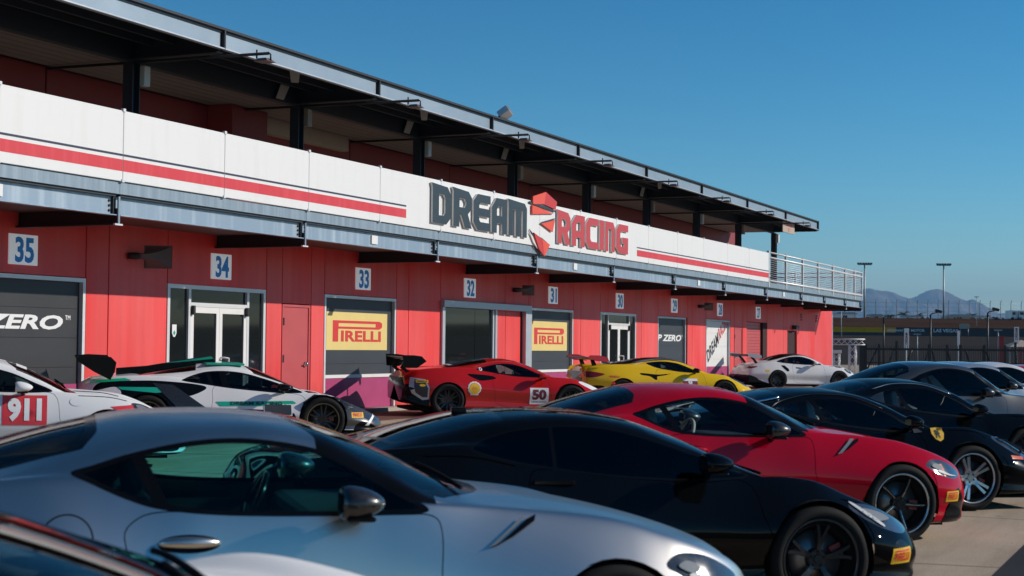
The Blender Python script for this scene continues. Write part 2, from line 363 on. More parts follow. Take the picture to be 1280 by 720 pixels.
for a, b, z in SEG:
    mb = MB(); mb.bevel_box(a + .012, b - .012, YW, YW + .14, max(z, .10), 3.92, 'red_wall', .008, seg=1); put(mb, 'wall_panel', bld)
for a, b in ((30.47, 31.04), (52.42, 54.18), (65.2, 65.83)): pass
mb = MB(); mb.bevel_box(81.86, 81.98, YW + .15, 32, .1, 4.1, 'red_wall', .008, seg=1); put(mb, 'wall_panel', bld)
mb = MB(); mb.box(14, 82.05, YW - .35, YW + .16, -.02, .085, 'concrete_trim'); put(mb, 'base_kerb', bld)
# canopied upper storey
for i in range(9):
    x0 = 18.18 + MOD * i; x1 = min(x0 + MOD, 71.95)
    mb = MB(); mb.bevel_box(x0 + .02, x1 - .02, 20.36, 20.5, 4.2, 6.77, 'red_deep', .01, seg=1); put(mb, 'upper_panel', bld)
    for j in range(6):                               # soffit boards
        w = (20.34 - 18.6) / 6; mb = MB(); mb.box(x0 + .01, x1 - .01, 18.6 + j * w + .012, 18.6 + (j + 1) * w - .012, 6.79, 6.83, 'soffit'); put(mb, 'soffit_board', bld)
    mb = MB(); mb.box(x0, x1, 20.3, 20.38, 4.25, 5.45, 'steel_black')
    if i in (0, 1, 3, 5): put(mb, 'upper_window_band', bld)
mb = MB(); mb.bevel_box(30.93, 34.97, 20.1, 20.35, 6.42, 6.785, 'beige', .01); put(mb, 'bulkhead', bld)
mb = MB(); mb.bevel_box(29.2, 30.6, 19.7, 20.35, 4.2, 6.78, 'red_deep', .01); put(mb, 'wall_pier', bld)
mb = MB(); mb.box(10, 79.37, YE + .1, 20.4, 3.97, 4.165, 'concrete_trim'); put(mb, 'balcony_slab', bld)
mb = MB(); mb.box(10, 79.3, YE + .22, YW + .1, 3.72, 3.76, 'soffit_low'); put(mb, 'deck_soffit', bld)
# deck edge: strip, channels, cantilevers
XB = [9.51, 15.28, 21.05, 26.82, 32.59, 38.36, 44.13, 49.9, 55.65, 61.4, 67.16, 71.5, 75.8, 79.37]
for a, b in zip(XB[:-1], XB[1:]):
    mb = MB(); mb.box(a, b - .01, YE - .02, YE + .1, 3.97, 4.165, 'galv'); put(mb, 'deck_edge_strip', bld)
    mb = MB(); mb.box(a + .05, b - .05, YE + .10, YE + .13, 3.635, 3.93, 'galv2'); mb.box(a + .05, b - .05, YE + .0, YE + .13, 3.62, 3.636, 'galv2')
    mb.box(a + .05, b - .05, YE + .02, YE + .13, 3.93, 3.965, 'steel_dark'); put(mb, 'edge_channel', bld)
for i, x in enumerate(XB):
    mb = MB(); mb.box(x - .01, x + .01, YE + .02, YW + .1, 3.49, 3.74, 'steel_black'); mb.box(x - .08, x + .08, YE + .03, YW + .1, 3.465, 3.49, 'steel_black')
    mb.box(x - .07, x - .012, YE + .06, YE + .1, 3.64, 3.95, 'steel_black')
    mb.box(x - .012, x + .03, YE - .005, YE + .02, 3.47, 3.93, 'galv'); mb.box(x - .1, x + .1, YE - .01, YE + .028, 3.462, 3.49, 'alu')
    put(mb, 'cantilever_beam', bld)
    mb = MB()
    for s in (-.13, .13):
        for z in (3.70, 3.78, 3.86): mb.lathe_y([(.0, -.015), (.022, -.015), (.022, .0)], 'steel_black', 8, (x + s, YE + .10, z))
    o = put(mb, 'bolts', bld); o['kind'] = 'stuff'
# parapet panels with their stripes
pj = [12.4, 15.28, 18.17] + [21.06 + 2.885 * i for i in range(14)] + [61.4]
pj = [x for x in pj if x <= 61.4]
STR = [(-9e9, 30.9), (45.95, 61.4)]
for a, b in zip(pj[:-1], pj[1:]):
    if b - a < .05: continue
    mb = MB(); mb.bevel_box(a + .006, b - .006, YE - .06, YE - .02, 4.175, 5.325, 'white', .006, seg=1); p = put(mb, 'parapet_panel', bld)
    for lo, hi in STR:
        x0, x1 = max(a + .008, lo), min(b - .008, hi)
        if x1 - x0 > .05:
            for z0, z1, m_, nm in ((4.34, 4.53, 'stripe_red', 'red_stripe'), (4.585, 4.62, 'navy', 'navy_stripe')):
                mb = MB(); mb.box(x0, x1, YE - .0635, YE - .0601, z0, z1, m_); put(mb, nm, p)
    for z0 in (4.16, 5.31): mb = MB(); mb.box(a - .032, a + .032, YE - .078, YE - .02, z0, z0 + .05, 'alu'); put(mb, 'panel_clip', bld)
# small number plates on the channel
for x in (18.3, 29.75, 41.25, 52.7, 64.3):
    mb = MB(); mb.box(x - .13, x + .13, YE + .07, YE + .099, 3.70, 3.88, 'white'); o = put(mb, 'edge_plate', bld)
# canopy
XC = [12.41 + MOD * i for i in range(10)] + [70.07]
for a, b in zip(XC[:-1], XC[1:]):
    mb = MB(); mb.box(a + .04, b - .02, YE + .06, YE + .085, 6.86, 7.18, 'fascia'); mb.box(a + .02, b, YE - .02, YE + .085, 6.835, 6.86, 'alu_grey')
    mb.box(a + .0, b, YE - .02, YE + .09, 7.18, 7.225, 'steel_black'); mb.box(a, a + .04, YE - .015, YE + .08, 6.83, 7.18, 'steel_black')
    mb.box(a + .05, a + .058, YE + .03, YE + .058, 6.9, 7.15, 'steel_black'); put(mb, 'fascia_channel', bld)
    mb = MB(); mb.box(a, b, 18.36, 18.40, 6.74, 7.14, 'steel_dark'); mb.box(a, b, 18.29, 18.47, 6.715, 6.74, 'steel_dark'); put(mb, 'canopy_girder', bld)
    for y in (16.9, 17.4, 17.9): mb = MB(); mb.box(a, b, y, y + .06, 7.0, 7.13, 'steel_dark'); put(mb, 'purlin', bld)
mb = MB(); mb.box(10, 70.07, YE + .03, 32, 7.145, 7.18, 'steel_dark'); put(mb, 'canopy_roof', bld)
mb = MB(); mb.box(70.03, 70.09, YE - .02, 20.5, 6.80, 7.225, 'steel_dark'); put(mb, 'canopy_end', bld)
for i in range(0, 11):
    x = 12.41 + MOD * i
    if x > 70.2: break
    mb = MB(); mb.box(x - .012, x + .012, YE + .09, 18.36, 6.80, 7.14, 'steel_dark'); mb.box(x - .1, x + .1, YE + .09, 18.36, 6.775, 6.80, 'steel_dark'); put(mb, 'canopy_beam', bld)
    mb = MB(); mb.box(x - .10, x + .10, 18.37, 18.39, 4.17, 6.72, 'steel_dark'); mb.box(x - .11, x - .09, 18.27, 18.49, 4.17, 6.72, 'steel_dark'); mb.box(x + .09, x + .11, 18.27, 18.49, 4.17, 6.72, 'steel_dark')
    put(mb, 'column', bld)
    if i in (3, 4, 5, 7):                        # white plates, their colour standing in for sunlit patches
        mb = MB(); mb.prism([(x - 2.12, 7.10), (x - 1.76, 7.10), (x - 1.80, 6.90), (x - 2.06, 6.87)], 17.24, 17.26, 'white'); put(mb, 'sun_patch_plate', bld)
        mb = MB(); mb.prism([(x - .83, 7.08), (x - .50, 7.08), (x - .72, 6.76), (x - 1.02, 6.76)], 18.27, 18.285, 'white'); put(mb, 'sun_patch_plate', bld)
# end of the ground floor: blue post with ladder brackets
mb = MB(); mb.box(82.4, 82.55, YW + .1, YW + .3, 0, 3.4, 'galv2')
for z in (2.6, 2.85, 3.1, 3.35): mb.box(82.0, 82.45, YW + .1, YW + .2, z, z + .08, 'steel_black')
put(mb, 'end_post', bld)

# --- doors and glazing: parts of the building
def flat(mb, vs, fs, x, z, y, mat, sx=1, sz=1): return mb.add([(x + v.x * sx, y - v.z, z + v.y * sz) for v in vs], fs, mat)
def flat_poly(splines, x, z, sx, sz, y, mat, depth=.003):
    mb = MB(); vs, fs = curve_mesh([[(x + px * sx, z + pz * sz) for px, pz in sp] for sp in splines], depth)
    return mb.add([(v.x, y - v.z, v.y) for v in vs], fs, mat)
def door_frame(x0, x1, zt, parent, mat='alu', w=.07, d=.03):
    mb = MB(); y0, y1 = YW - .004, YW + .1
    mb.box(x0, x1, y0, y1, zt - w, zt, mat); mb.box(x0, x0 + w, y0, y1, .09, zt - w, mat); mb.box(x1 - w, x1, y0, y1, .09, zt - w, mat)
    return put(mb, 'door_frame', parent)
def roll_door(x0, x1, zt, mat, name='garage_door', n=5, yo=.08):
    """a door hung in the opening, built of horizontal sections"""
    mb = MB(); mb.box(x0 + .02, x1 - .02, YW + yo + .03, YW + yo + .05, .09, zt - .01, mat); d = put(mb, name, bld)
    h = (zt - .12) / n
    for i in range(n):
        mb = MB(); mb.bevel_box(x0 + .06, x1 - .06, YW + yo, YW + yo + .03, .10 + i * h + .002, .10 + (i + 1) * h - .002, mat, .0015, seg=1); put(mb, 'door_section', d)
    return d
def pirelli_board(x0, x1, z0, z1, d, y):
    mb = MB(); mb.box(x0, x1, y - .012, y, z0, z1, 'sign_yellow'); put(mb, 'sign_board', d)
    w, h = x1 - x0, z1 - z0
    # long-topped P, then the word
    X = lambda u: x0 + w * u; Z = lambda v: z0 + h * v
    P = [[(X(.10), Z(.22)), (X(.185), Z(.22)), (X(.185), Z(.56)), (X(.86), Z(.56)), (X(.905), Z(.61)), (X(.912), Z(.68)), (X(.905), Z(.74)), (X(.86), Z(.78)), (X(.10), Z(.78))],
         [(X(.19), Z(.62)), (X(.80), Z(.62)), (X(.80), Z(.71)), (X(.19), Z(.71))]]
    put(flat_poly(P, 0, 0, 1, 1, y - .013, 'print_red'), 'lettering', d)
    vs, fs = text_mesh('IRELLI', 1, .035, width=w * .66, height=h * .29, extrude=.003, spacing=1.02); mb = MB(); flat(mb, vs, fs, X(.23), Z(.225), y - .0135, 'print_red'); put(mb, 'lettering', d)
def magenta_foot(x0, x1, d, y, z=.86):
    mb = MB(); mb.box(x0, x1, y - .006, y, .09, z, 'magenta'); put(mb, 'lower_panel', d)
# 35 and 29: black and slate doors with P ZERO
d = roll_door(19.42, 22.80, 2.68, 'door_black'); door_frame(19.42, 22.80, 2.69, d); magenta_foot(19.5, 22.72, d, YW + .079, .83)
vs, fs = text_mesh('P ZERO', 1, .035, .22, width=2.52, height=.25, extrude=.002); mb = MB(); flat(mb, vs, fs, 19.78, 1.775, YW + .076, 'print_white'); put(mb, 'lettering', d)
vs, fs = text_mesh('TM', 1, .02, width=.14, height=.08); mb = MB(); flat(mb, vs, fs, 22.36, 1.95, YW + .076, 'print_white'); put(mb, 'lettering', d)
d = roll_door(54.18, 57.42, 2.68, 'door_slate'); door_frame(54.18, 57.42, 2.69, d, 'alu_grey'); magenta_foot(54.26, 57.34, d, YW + .079, .83)
vs, fs = text_mesh('P ZERO', 1, .035, .22, width=2.75, height=.24, extrude=.002); mb = MB(); flat(mb, vs, fs, 54.36, 1.80, YW + .076, 'print_white'); put(mb, 'lettering', d)
vs, fs = text_mesh('TM', 1, .02, width=.12, height=.07); mb = MB(); flat(mb, vs, fs, 57.14, 1.97, YW + .076, 'print_white'); put(mb, 'lettering', d)
# 33 and 31: slate doors with yellow boards
for x0, x1, a, b in ((31.05, 34.44, 31.25, 34.12), (42.69, 46.06, 42.86, 45.72)):
    d = roll_door(x0, x1, 2.68, 'door_slate'); door_frame(x0, x1, 2.69, d, 'alu'); pirelli_board(a, b, 1.44, 2.31, d, YW + .079); magenta_foot(x0 + .08, x1 - .08, d, YW + .079, .80)
    mb = MB(); mb.box(x0 + .07, x1 - .07, YW + .05, YW + .079, .80, .875, 'white'); put(mb, 'cross_bar', d)
# 28: white door with the slanting wordmark
d = roll_door(59.98, 63.25, 2.68, 'white'); door_frame(59.98, 63.25, 2.69, d, 'alu_grey'); magenta_foot(60.06, 63.17, d, YW + .079, .84)
def slant(body, s0, s1, mat, h=.62):
    vs, fs = text_mesh(body, 1, .03, .12, height=h); L = max(v.x for v in vs); ax, az = Vector((3.06, 1.62)).normalized()
    A, B_ = Vector((60.50, .98)), Vector((63.18, 2.50)); k = (s1 - s0) * (B_ - A).length / L; o0 = A + (B_ - A) * s0
    mb = MB(); mb.add([(o0.x + v.x * k * ax - v.y * az * .8, YW + .075, o0.y + v.x * k * az + v.y * ax * .8) for v in vs], fs, mat); put(mb, 'lettering', d)
slant('DREAM', 0, .56, 'print_black'); slant('RACING', .58, 1.06, 'stripe_red')
# 27: red slatted roller
mb = MB(); mb.box(65.84, 68.4, YW + .13, YW + .15, .09, 2.69, 'red_deep'); d = put(mb, 'roller_door', bld)
for i in range(20):
    mb = MB(); mb.bevel_box(65.86, 68.34, YW + .10, YW + .13, .10 + i * .129 + .003, .10 + (i + 1) * .129 - .003, 'red_door', .004, seg=1); put(mb, 'slat', d)
mb = MB(); mb.box(68.4, 69.08, YW + .0, YW + .16, .09, 2.69, 'core'); put(mb, 'door_recess', bld)
mb = MB(); mb.box(72.72, 74.48, YW + .1, YW + .15, .09, 2.40, 'core'); put(mb, 'dark_doorway', bld)
# flush steel doors
for x0, x1, zt in ((29.30, 30.44, 2.42), (63.96, 65.12, 2.43)):
    mb = MB(); mb.bevel_box(x0 + .06, x1 - .06, YW + .02, YW + .06, .10, zt - .06, 'red_door', .006); d = put(mb, 'steel_door', bld)
    mb = MB(); mb.box(x0, x1, YW + .0, YW + .08, zt - .055, zt, 'red_door'); mb.box(x0, x0 + .055, YW, YW + .08, .09, zt - .055, 'red_door'); mb.box(x1 - .055, x1, YW, YW + .08, .09, zt - .055, 'red_door'); put(mb, 'door_frame', d)
    for z in (.5, 1.25, 2.05): mb = MB(); mb.box(x0 + .03, x0 + .075, YW - .012, YW + .02, z - .08, z + .08, 'steel_black'); put(mb, 'hinge', d)
    mb = MB(); mb.lathe_y([(0, -.075), (.045, -.07), (.05, -.05), (.03, -.03), (.06, -.01), (.06, .0)], 'chrome', 16, (x1 - .16, YW + .02, 1.13)); mb.box(x1 - .27, x1 - .15, YW - .06, YW - .045, 1.115, 1.145, 'chrome'); put(mb, 'door_handle', d)
# glazed entrances
def entrance(x0, sticker=False):
    mb = MB(); Y0, Y1 = YW - .006, YW + .1; x1 = x0 + 3.42
    for a, b, z0, z1 in ((x0, x1, 2.62, 2.70), (x0, x0 + .08, .09, 2.62), (x1 - .08, x1, .09, 2.62), (x0 + .68, x0 + .76, .09, 2.62), (x1 - .70, x1 - .62, .09, 2.62), (x0 + .76, x1 - .70, 2.28, 2.36)):
        mb.box(a, b, Y0, Y1, z0, z1, 'alu')
    e = put(mb, 'glazed_entrance', bld)
    for a, b, z0, z1 in ((x0 + .08, x0 + .68, .10, 2.62), (x1 - .62, x1 - .08, .10, 2.62), (x0 + .76, x1 - .70, 2.36, 2.62)):
        mb = MB(); mb.box(a + .002, b - .002, YW + .045, YW + .06, z0, z1, 'dark_glass'); put(mb, 'glass_pane', e)
    mid = (x0 + .76 + x1 - .70) / 2
    for a, b in ((x0 + .765, mid - .004), (mid + .004, x1 - .705)):
        mb = MB(); y0, y1 = YW + .0, YW + .06
        mb.box(a, b, y0, y1, 2.16, 2.275, 'white'); mb.box(a, b, y0, y1, .10, .32, 'white'); mb.box(a, a + .10, y0, y1, .32, 2.16, 'white'); mb.box(b - .10, b, y0, y1, .32, 2.16, 'white'); put(mb, 'door_leaf', e)
        mb = MB(); mb.box(a + .1, b - .1, YW + .025, YW + .04, .32, 2.16, 'dark_glass'); put(mb, 'glass_pane', e)
    mb = MB(); x = mid + .06; mb.tube([(x, YW, 1.28), (x, YW - .08, 1.28), (x + .14, YW - .10, 1.27), (x + .14, YW - .10, .95), (x, YW - .08, .94), (x, YW, .94)], .018, 'alu', 8); put(mb, 'pull_handle', e)
    for x in (x0 + .80, x1 - .74): mb = MB(); mb.bevel_box(x - .035, x + .035, YW - .07, YW, 2.12, 2.3, 'steel_black', .01); put(mb, 'door_closer', e)
    mb = MB(); mb.box(x0 + .1, x1 - .1, YW + .07, YW + .12, .09, 2.69, 'core'); put(mb, 'dark_interior', e)
    if sticker:
        sh = [(0, .3), (.3, .02), (.5, 0), (.7, .02), (1, .3), (1, 1), (0, 1)]
        put(flat_poly([sh], x0 + .22, 1.68, .14, .24, YW + .043, 'print_white'), 'sticker', e); put(flat_poly([[(.5, 0), (1, .5), (.5, 1), (0, .5)]], x0 + .25, 1.71, .08, .10, YW + .039, 'green'), 'sticker', e)
entrance(25.21, True); entrance(48.43)
# 32: wide grey frame, glass on one side and a red panel on the other
mb = MB(); y0, y1 = YW - .12, YW + .12
mb.bevel_box(36.86, 42.56, y0, y1, 2.56, 2.74, 'alu_grey', .01); mb.bevel_box(36.86, 37.02, y0 + .05, y1, .09, 2.56, 'alu_grey', .01); mb.bevel_box(42.12, 42.56, y0, y1, .09, 2.56, 'alu_grey', .01)
mb.box(40.10, 40.19, YW, y1, .09, 2.56, 'alu_grey'); mb.box(40.28, 40.40, YW, y1, .09, 2.56, 'alu_grey'); e = put(mb, 'wide_entrance', bld)
for a, b in ((37.02, 39.05), (39.07, 40.10)): mb = MB(); mb.box(a, b, YW + .06, YW + .075, .1, 2.56, 'dark_glass'); put(mb, 'glass_pane', e)
for a, b in ((40.40, 41.0), (41.02, 42.06)): mb = MB(); mb.bevel_box(a, b, YW + .03, YW + .08, .1, 2.56, 'red_wall', .006, seg=1); put(mb, 'red_panel', e)
mb = MB(); mb.box(42.06, 42.12, YW + .0, YW + .1, .09, 2.56, 'steel_black'); put(mb, 'dark_jamb', e)
mb = MB(); mb.box(36.9, 42.5, YW + .125, YW + .14, .09, 2.7, 'core'); put(mb, 'dark_interior', e)
# wall brackets and end lamp
for x in (75.25, 78.36):
    for z in (2.92, 3.04, 3.16): mb = MB(); mb.box(x - .06, x + .06, YW - .05, YW - .002, z, z + .06, 'steel_black'); put(mb, 'wall_bracket', bld)
mb = MB(); mb.bevel_box(73.56, 74.1, YW - .22, YW, 2.48, 2.66, 'steel_black', .02); put(mb, 'door_lamp', bld)

# --- signs, speakers, lamps and the railing stand on their own
def thing(name, label, cat, loc, group=None): return tag(empty(name, bpt(*loc)), label, cat, group)
above = {35: 'the black garage door at the left', 34: 'the wide glazed entrance with the round sticker', 33: 'the nearer yellow tyre board', 32: 'the wide grey framed entrance', 31: 'the farther yellow tyre board',
         30: 'the farther glazed entrance behind the yellow car', 29: 'the slate door lettered in white', 28: 'the white door with slanting lettering', 27: 'the red slatted roller door'}
for i, num in enumerate(range(35, 26, -1)):
    x = 20.80 + 5.805 * i if i < 8 else 67.2
    s = thing('number_sign', 'white wall sign with blue number %d above %s' % (num, above[num]), 'sign', (x + .35, YW - .02, 2.85), 'bay number signs')
    mb = MB(); mb.bevel_box(x, x + .70, YW - .03, YW - .002, 2.85, 3.36, 'sign_glow', .004, seg=1); put(mb, 'sign_plate', s)
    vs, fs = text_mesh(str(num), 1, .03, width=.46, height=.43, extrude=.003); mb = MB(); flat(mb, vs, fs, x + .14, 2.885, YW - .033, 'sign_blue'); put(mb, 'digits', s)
for x, lb in ((24.15, 'grey horn speaker on the red wall between signs 35 and 34'), (41.6, 'dark horn speaker on the red wall right of sign 32'), (59.1, 'dark horn speaker on the red wall just left of sign 28')):
    s = thing('horn_speaker', lb, 'speaker', (x, YW, 3.15), 'horn speakers on the wall')
    mb = MB(); mb.tube([(x - .2, YW - .02, 3.16), (x - .1, YW - .12, 3.16), (x, YW - .2, 3.16)], [.06, .07, .05], 'steel_black', 10); put(mb, 'driver', s)
    hm = 'horn_grey'; ks = 1 if x < 30 else .68; mb = MB()
    ring = lambda xx, yy, w, h: [(xx - .35 * w, yy + .5 * w, 3.16 - h), (xx + .35 * w, yy - .5 * w, 3.16 - h), (xx + .35 * w, yy - .5 * w, 3.16 + h), (xx - .35 * w, yy + .5 * w, 3.16 + h)]
    prof = [(-.08, .07, .035), (.06, .10, .05), (.18, .17, .085), (.27, .27, .135), (.33, .36, .19)]
    vs = [p for dx, w, h in prof for p in ring(x + dx * ks, YW - .22 - dx * .25, w * ks, h * ks)]; n = len(prof)
    mb.add(vs, [(i + 4 * k, (i + 1) % 4 + 4 * k, (i + 1) % 4 + 4 * k + 4, i + 4 * k + 4) for k in range(n - 1) for i in range(4)] + [(0, 1, 2, 3)], hm); put(mb, 'horn', s)
    a, b = ring(x + .33 * ks, YW - .3025, .36 * ks, .19 * ks), ring(x + .335 * ks, YW - .304, .42 * ks, .215 * ks); mb = MB()
    mb.add(a + b, [(i, (i + 1) % 4, (i + 1) % 4 + 4, i + 4) for i in range(4)], 'horn_grey' if x < 30 else hm); put(mb, 'mouth_rim', s)
near = ['first', 'second', 'third', 'fourth', 'fifth', 'sixth', 'seventh', 'eighth', 'ninth']
for i in range(9):
    x = 23.93 + MOD * i
    x = min(x, 69.95)
    s = thing('column_speaker', 'slim pale box on the %s canopy column from the left' % near[i], 'speaker', (x + .2, 18.3, 6.3), 'pale boxes on the columns')
    mb = MB(); mb.bevel_box(x + .12, x + .30, 18.16, 18.3, 6.30, 6.68, 'beige' if i % 2 else 'white', .02); put(mb, 'case', s)
    if i < 8:
        f = thing('arm_floodlight', 'small floodlight on the %s thin arm under the canopy from the left' % near[i], 'floodlight', (x, 20.3, 6.73), 'arm floodlights along the canopy')
        mb = MB(); mb.tube([(x, 20.32, 6.735), (x, 15.40, 6.70)], .028, 'steel_black', 8); put(mb, 'arm', f)
        for q in ([(x, 15.65, 6.78), (x, 15.65, 6.62)], [(x, 15.42, 6.72), (x, 15.36, 6.68), (x, 15.36, 6.56)]): mb = MB(); mb.tube(q, .016, 'steel_black', 6); put(mb, 'bracket', f)
        mb = MB(); mb.add([(x - .15, 15.34, 6.55), (x + .15, 15.34, 6.55), (x + .15, 15.62, 6.55), (x - .15, 15.62, 6.55), (x - .09, 15.40, 6.61), (x + .09, 15.40, 6.61), (x + .09, 15.56, 6.61), (x - .09, 15.56, 6.61)],
            [(3, 2, 1, 0), (4, 5, 6, 7), (0, 1, 5, 4), (1, 2, 6, 5), (2, 3, 7, 6), (3, 0, 4, 7)], 'horn_grey'); put(mb, 'lamp_head', f)
f = thing('roof_floodlight', 'boxy grey floodlight standing on the canopy edge above the lettering', 'floodlight', (36.2, 16.4, 7.22))
T = BX.copy(); mb = MB(); T2 = Matrix.Translation((36.2, 16.35, 7.36)) @ Matrix.Rotation(R(-38), 4, 'X') @ Matrix.Rotation(R(15), 4, 'Z')
mb.bevel_box(-.25, .25, -.15, .15, -.08, .08, 'alu_grey', .02, T2); put(mb, 'lamp_head', f)
mb = MB(); mb.bevel_box(-.21, .21, -.166, -.15, -.06, .06, 'beige', .005, T2); put(mb, 'lamp_glass', f)
mb = MB(); mb.tube([(35.95, 16.4, 7.2), (36.0, 16.4, 7.40), (36.2, 16.4, 7.40)], .025, 'steel_black', 6); put(mb, 'bracket', f)
s = thing('hanging_sign', 'small red lettered sign under the far end of the canopy', 'sign', (65.7, 16.7, 6.65))
mb = MB(); mb.bevel_box(64.75, 66.7, 16.60, 16.64, 6.40, 6.84, 'beige', .005); put(mb, 'sign_board', s)
for bd, z, h in (('GARAGE', 6.66, .13), ('27', 6.45, .15)):
    vs, fs = text_mesh(bd, 1, .02, height=h); w = max(v.x for v in vs); mb = MB(); flat(mb, vs, fs, 65.72 - w / 2 * (1.6 if bd == 'GARAGE' else 1), z, 16.596, 'print_red', 1.6 if bd == 'GARAGE' else 1); put(mb, 'lettering', s)
# railing
rl = thing('balcony_railing', 'white steel railing with horizontal wires at the far end of the balcony', 'railing', (61.5, YE, 4.17))
RX = [61.55, 64.3, 67.15, 70.0, 72.9, 75.5, 77.6, 79.35]
def rail_run(P0, P1, posts):
    for p in posts:
        mb = MB(); mb.box(p[0] - .05, p[0] + .05, p[1] - .04, p[1] + .04, 4.0, 5.42, 'alu'); put(mb, 'post', rl)
    for z, r in ((5.36, .035), (5.16, .045), (4.24, .05)):
        mb = MB(); mb.tube([(P0[0], P0[1], z), (P1[0], P1[1], z)], r, 'alu', 6); put(mb, 'rail', rl)
    for k in range(10):
        z = 4.33 + k * .082; mb = MB(); mb.tube([(P0[0], P0[1] + .03, z), (P1[0], P1[1] + .03, z)], .011, 'alu', 4); put(mb, 'wire', rl)
rail_run((61.5, YE), (79.4, YE), [(x, YE) for x in RX])
rail_run((79.35, YE), (79.35, 23), [(79.35, y) for y in (19.7, 23.0)])
# clutter on the far balcony
# --- the big sign
GL = dict(
 D=[[(0, 0), (.74, 0), (1, .2), (1, .8), (.8, 1), (-.05, 1.05), (0, .93)], [(.34, .22), (.34, .78), (.6, .78), (.68, .7), (.68, .3), (.6, .22)]],
 R=[[(0, 0), (.32, 0), (.32, .32), (.42, .32), (.62, 0), (1, 0), (.78, .38), (.95, .5), (1, .6), (1, .84), (.82, 1), (-.05, 1.05), (0, .93)], [(.32, .54), (.32, .78), (.6, .78), (.68, .7), (.68, .62), (.6, .54)]],
 E=[[(.24, 0), (1, 0), (1, .23), (.4, .23), (.33, .3), (.33, .39), (.95, .39), (.95, .62), (.33, .62), (.33, .7), (.4, .77), (1, .77), (1, 1), (.26, 1), (0, .8), (0, .2)]],
 A=[[(0, 0), (.33, 0), (.33, .28), (.67, .28), (.67, 0), (1, 0), (1, 1), (.32, 1), (0, .72)], [(.33, .5), (.33, .67), (.43, .77), (.67, .77), (.67, .5)]],
 M=[[(0, 0), (.23, 0), (.23, .76), (.385, .76), (.385, 0), (.615, 0), (.615, .76), (.77, .76), (.77, 0), (1, 0), (1, .86), (.88, 1), (-.05, 1.05), (0, .93)]],
 C=[[(.24, 0), (1, 0), (1, .23), (.42, .23), (.33, .32), (.33, .68), (.42, .77), (1, .77), (1, 1), (.26, 1), (0, .8), (0, .2)]],
 I=[[(0, 0), (1, 0), (1, 1), (0, 1)]],
 N=[[(0, 0), (.34, 0), (.34, .76), (.66, .76), (.66, 0), (1, 0), (1, .82), (.82, 1), (0, 1)]],
 G=[[(.24, 0), (1, 0), (1, .56), (.52, .56), (.52, .35), (.67, .35), (.67, .23), (.42, .23), (.33, .32), (.33, .68), (.42, .77), (1, .77), (1, 1), (.26, 1), (0, .8), (0, .2)]])
sg = thing('letter_sign', 'large raised grey and red lettering split by red shards on the white parapet', 'sign', (38.4, YE - .1, 4.3))
def letter(ch, x0, x1, mat, z0=4.33, h=.86):
    vs, fs = curve_mesh([[(p[0] * (x1 - x0) + x0, p[1] * h + z0) for p in sp] for sp in GL[ch]], .5)
    yf, yb = YE - .125, YE - .08
    mb = MB()
    for f in fs:
        zs = {round(vs[i].z, 3) for i in f}; m_ = mat if zs == {.5} else 'letter_side'
        mb.add([(vs[i].x, yf if vs[i].z > 0 else yb, vs[i].y) for i in f], [tuple(range(len(f)))], m_)
    put(mb, 'letter', sg)
for ch, a, b in (('D', 32.05, 33.0), ('R', 33.12, 34.11), ('E', 34.2, 35.16), ('A', 35.24, 36.14), ('M', 36.24, 37.38)): letter(ch, a, b, 'letter_grey')
for ch, a, b in (('R', 39.45, 40.36), ('A', 40.47, 41.43), ('C', 41.54, 42.5), ('I', 42.6, 42.93), ('N', 43.04, 43.84), ('G', 43.97, 44.98)): letter(ch, a, b, 'letter_red')
def shard(polys, y0=YE - .12, y1=YE - .08):
    mb = MB()
    for poly, m_ in polys: mb.prism(poly, y0, y1, m_, m_)
    put(mb, 'emblem_shard', sg)
shard([([(37.78, 5.23), (37.78, 5.43), (38.64, 5.62), (38.54, 5.29)], 'logo_a'), ([(38.54, 5.29), (38.64, 5.62), (39.4, 5.42), (39.31, 5.21)], 'logo_b')])
shard([([(37.59, 5.24), (37.59, 5.29), (39.33, 5.185), (39.31, 5.145)], 'letter_grey')], YE - .105)
shard([([(37.75, 4.97), (37.74, 5.2), (39.2, 5.09)], 'logo_a')])
shard([([(38.36, 4.77), (39.27, 4.93), (39.12, 4.6)], 'logo_a')]); shard([([(38.3, 4.76), (38.45, 4.82), (39.3, 4.98), (39.27, 4.94), (38.4, 4.77)], 'letter_grey')], YE - .105)
shard([([(37.86, 4.50), (38.4, 4.37), (38.45, 4.28), (38.57, 3.92), (38.2, 4.1)], 'logo_b'), ([(38.4, 4.37), (38.94, 4.25), (38.57, 3.92)], 'logo_a')])
shard([([(37.6, 4.57), (37.9, 4.45), (38.42, 4.40), (38.9, 4.27), (38.4, 4.35), (37.84, 4.42)], 'letter_grey')], YE - .105)
shard([([(37.6, 4.5), (37.82, 4.40), (38.14, 4.1), (37.85, 4.25)], 'letter_side')], YE - .105)

# ------------------------------------------------------------------ cars
# Car axes: x forwards (front axle at 0), y to the car's left, z up from the ground; tables use u = -x.
def pchip(keys):
    k = np.array(keys, float); x, y = k[:, 0], k[:, 1]; h = np.diff(x); d = np.diff(y) / h; m = np.zeros(len(x))
    for i in range(1, len(x) - 1):
        if d[i - 1] * d[i] > 0:
            w1, w2 = 2 * h[i] + h[i - 1], h[i] + 2 * h[i - 1]; m[i] = (w1 + w2) / (w1 / d[i - 1] + w2 / d[i])
    m[0], m[-1] = d[0], d[-1]
    def f(q):
        q = np.clip(q, x[0], x[-1]); i = np.clip(np.searchsorted(x, q) - 1, 0, len(h) - 1); t = (q - x[i]) / h[i]
        return (1 + 2 * t) * (1 - t) ** 2 * y[i] + t * (1 - t) ** 2 * h[i] * m[i] + t * t * (3 - 2 * t) * y[i + 1] + t * t * (t - 1) * h[i] * m[i + 1]
    return f
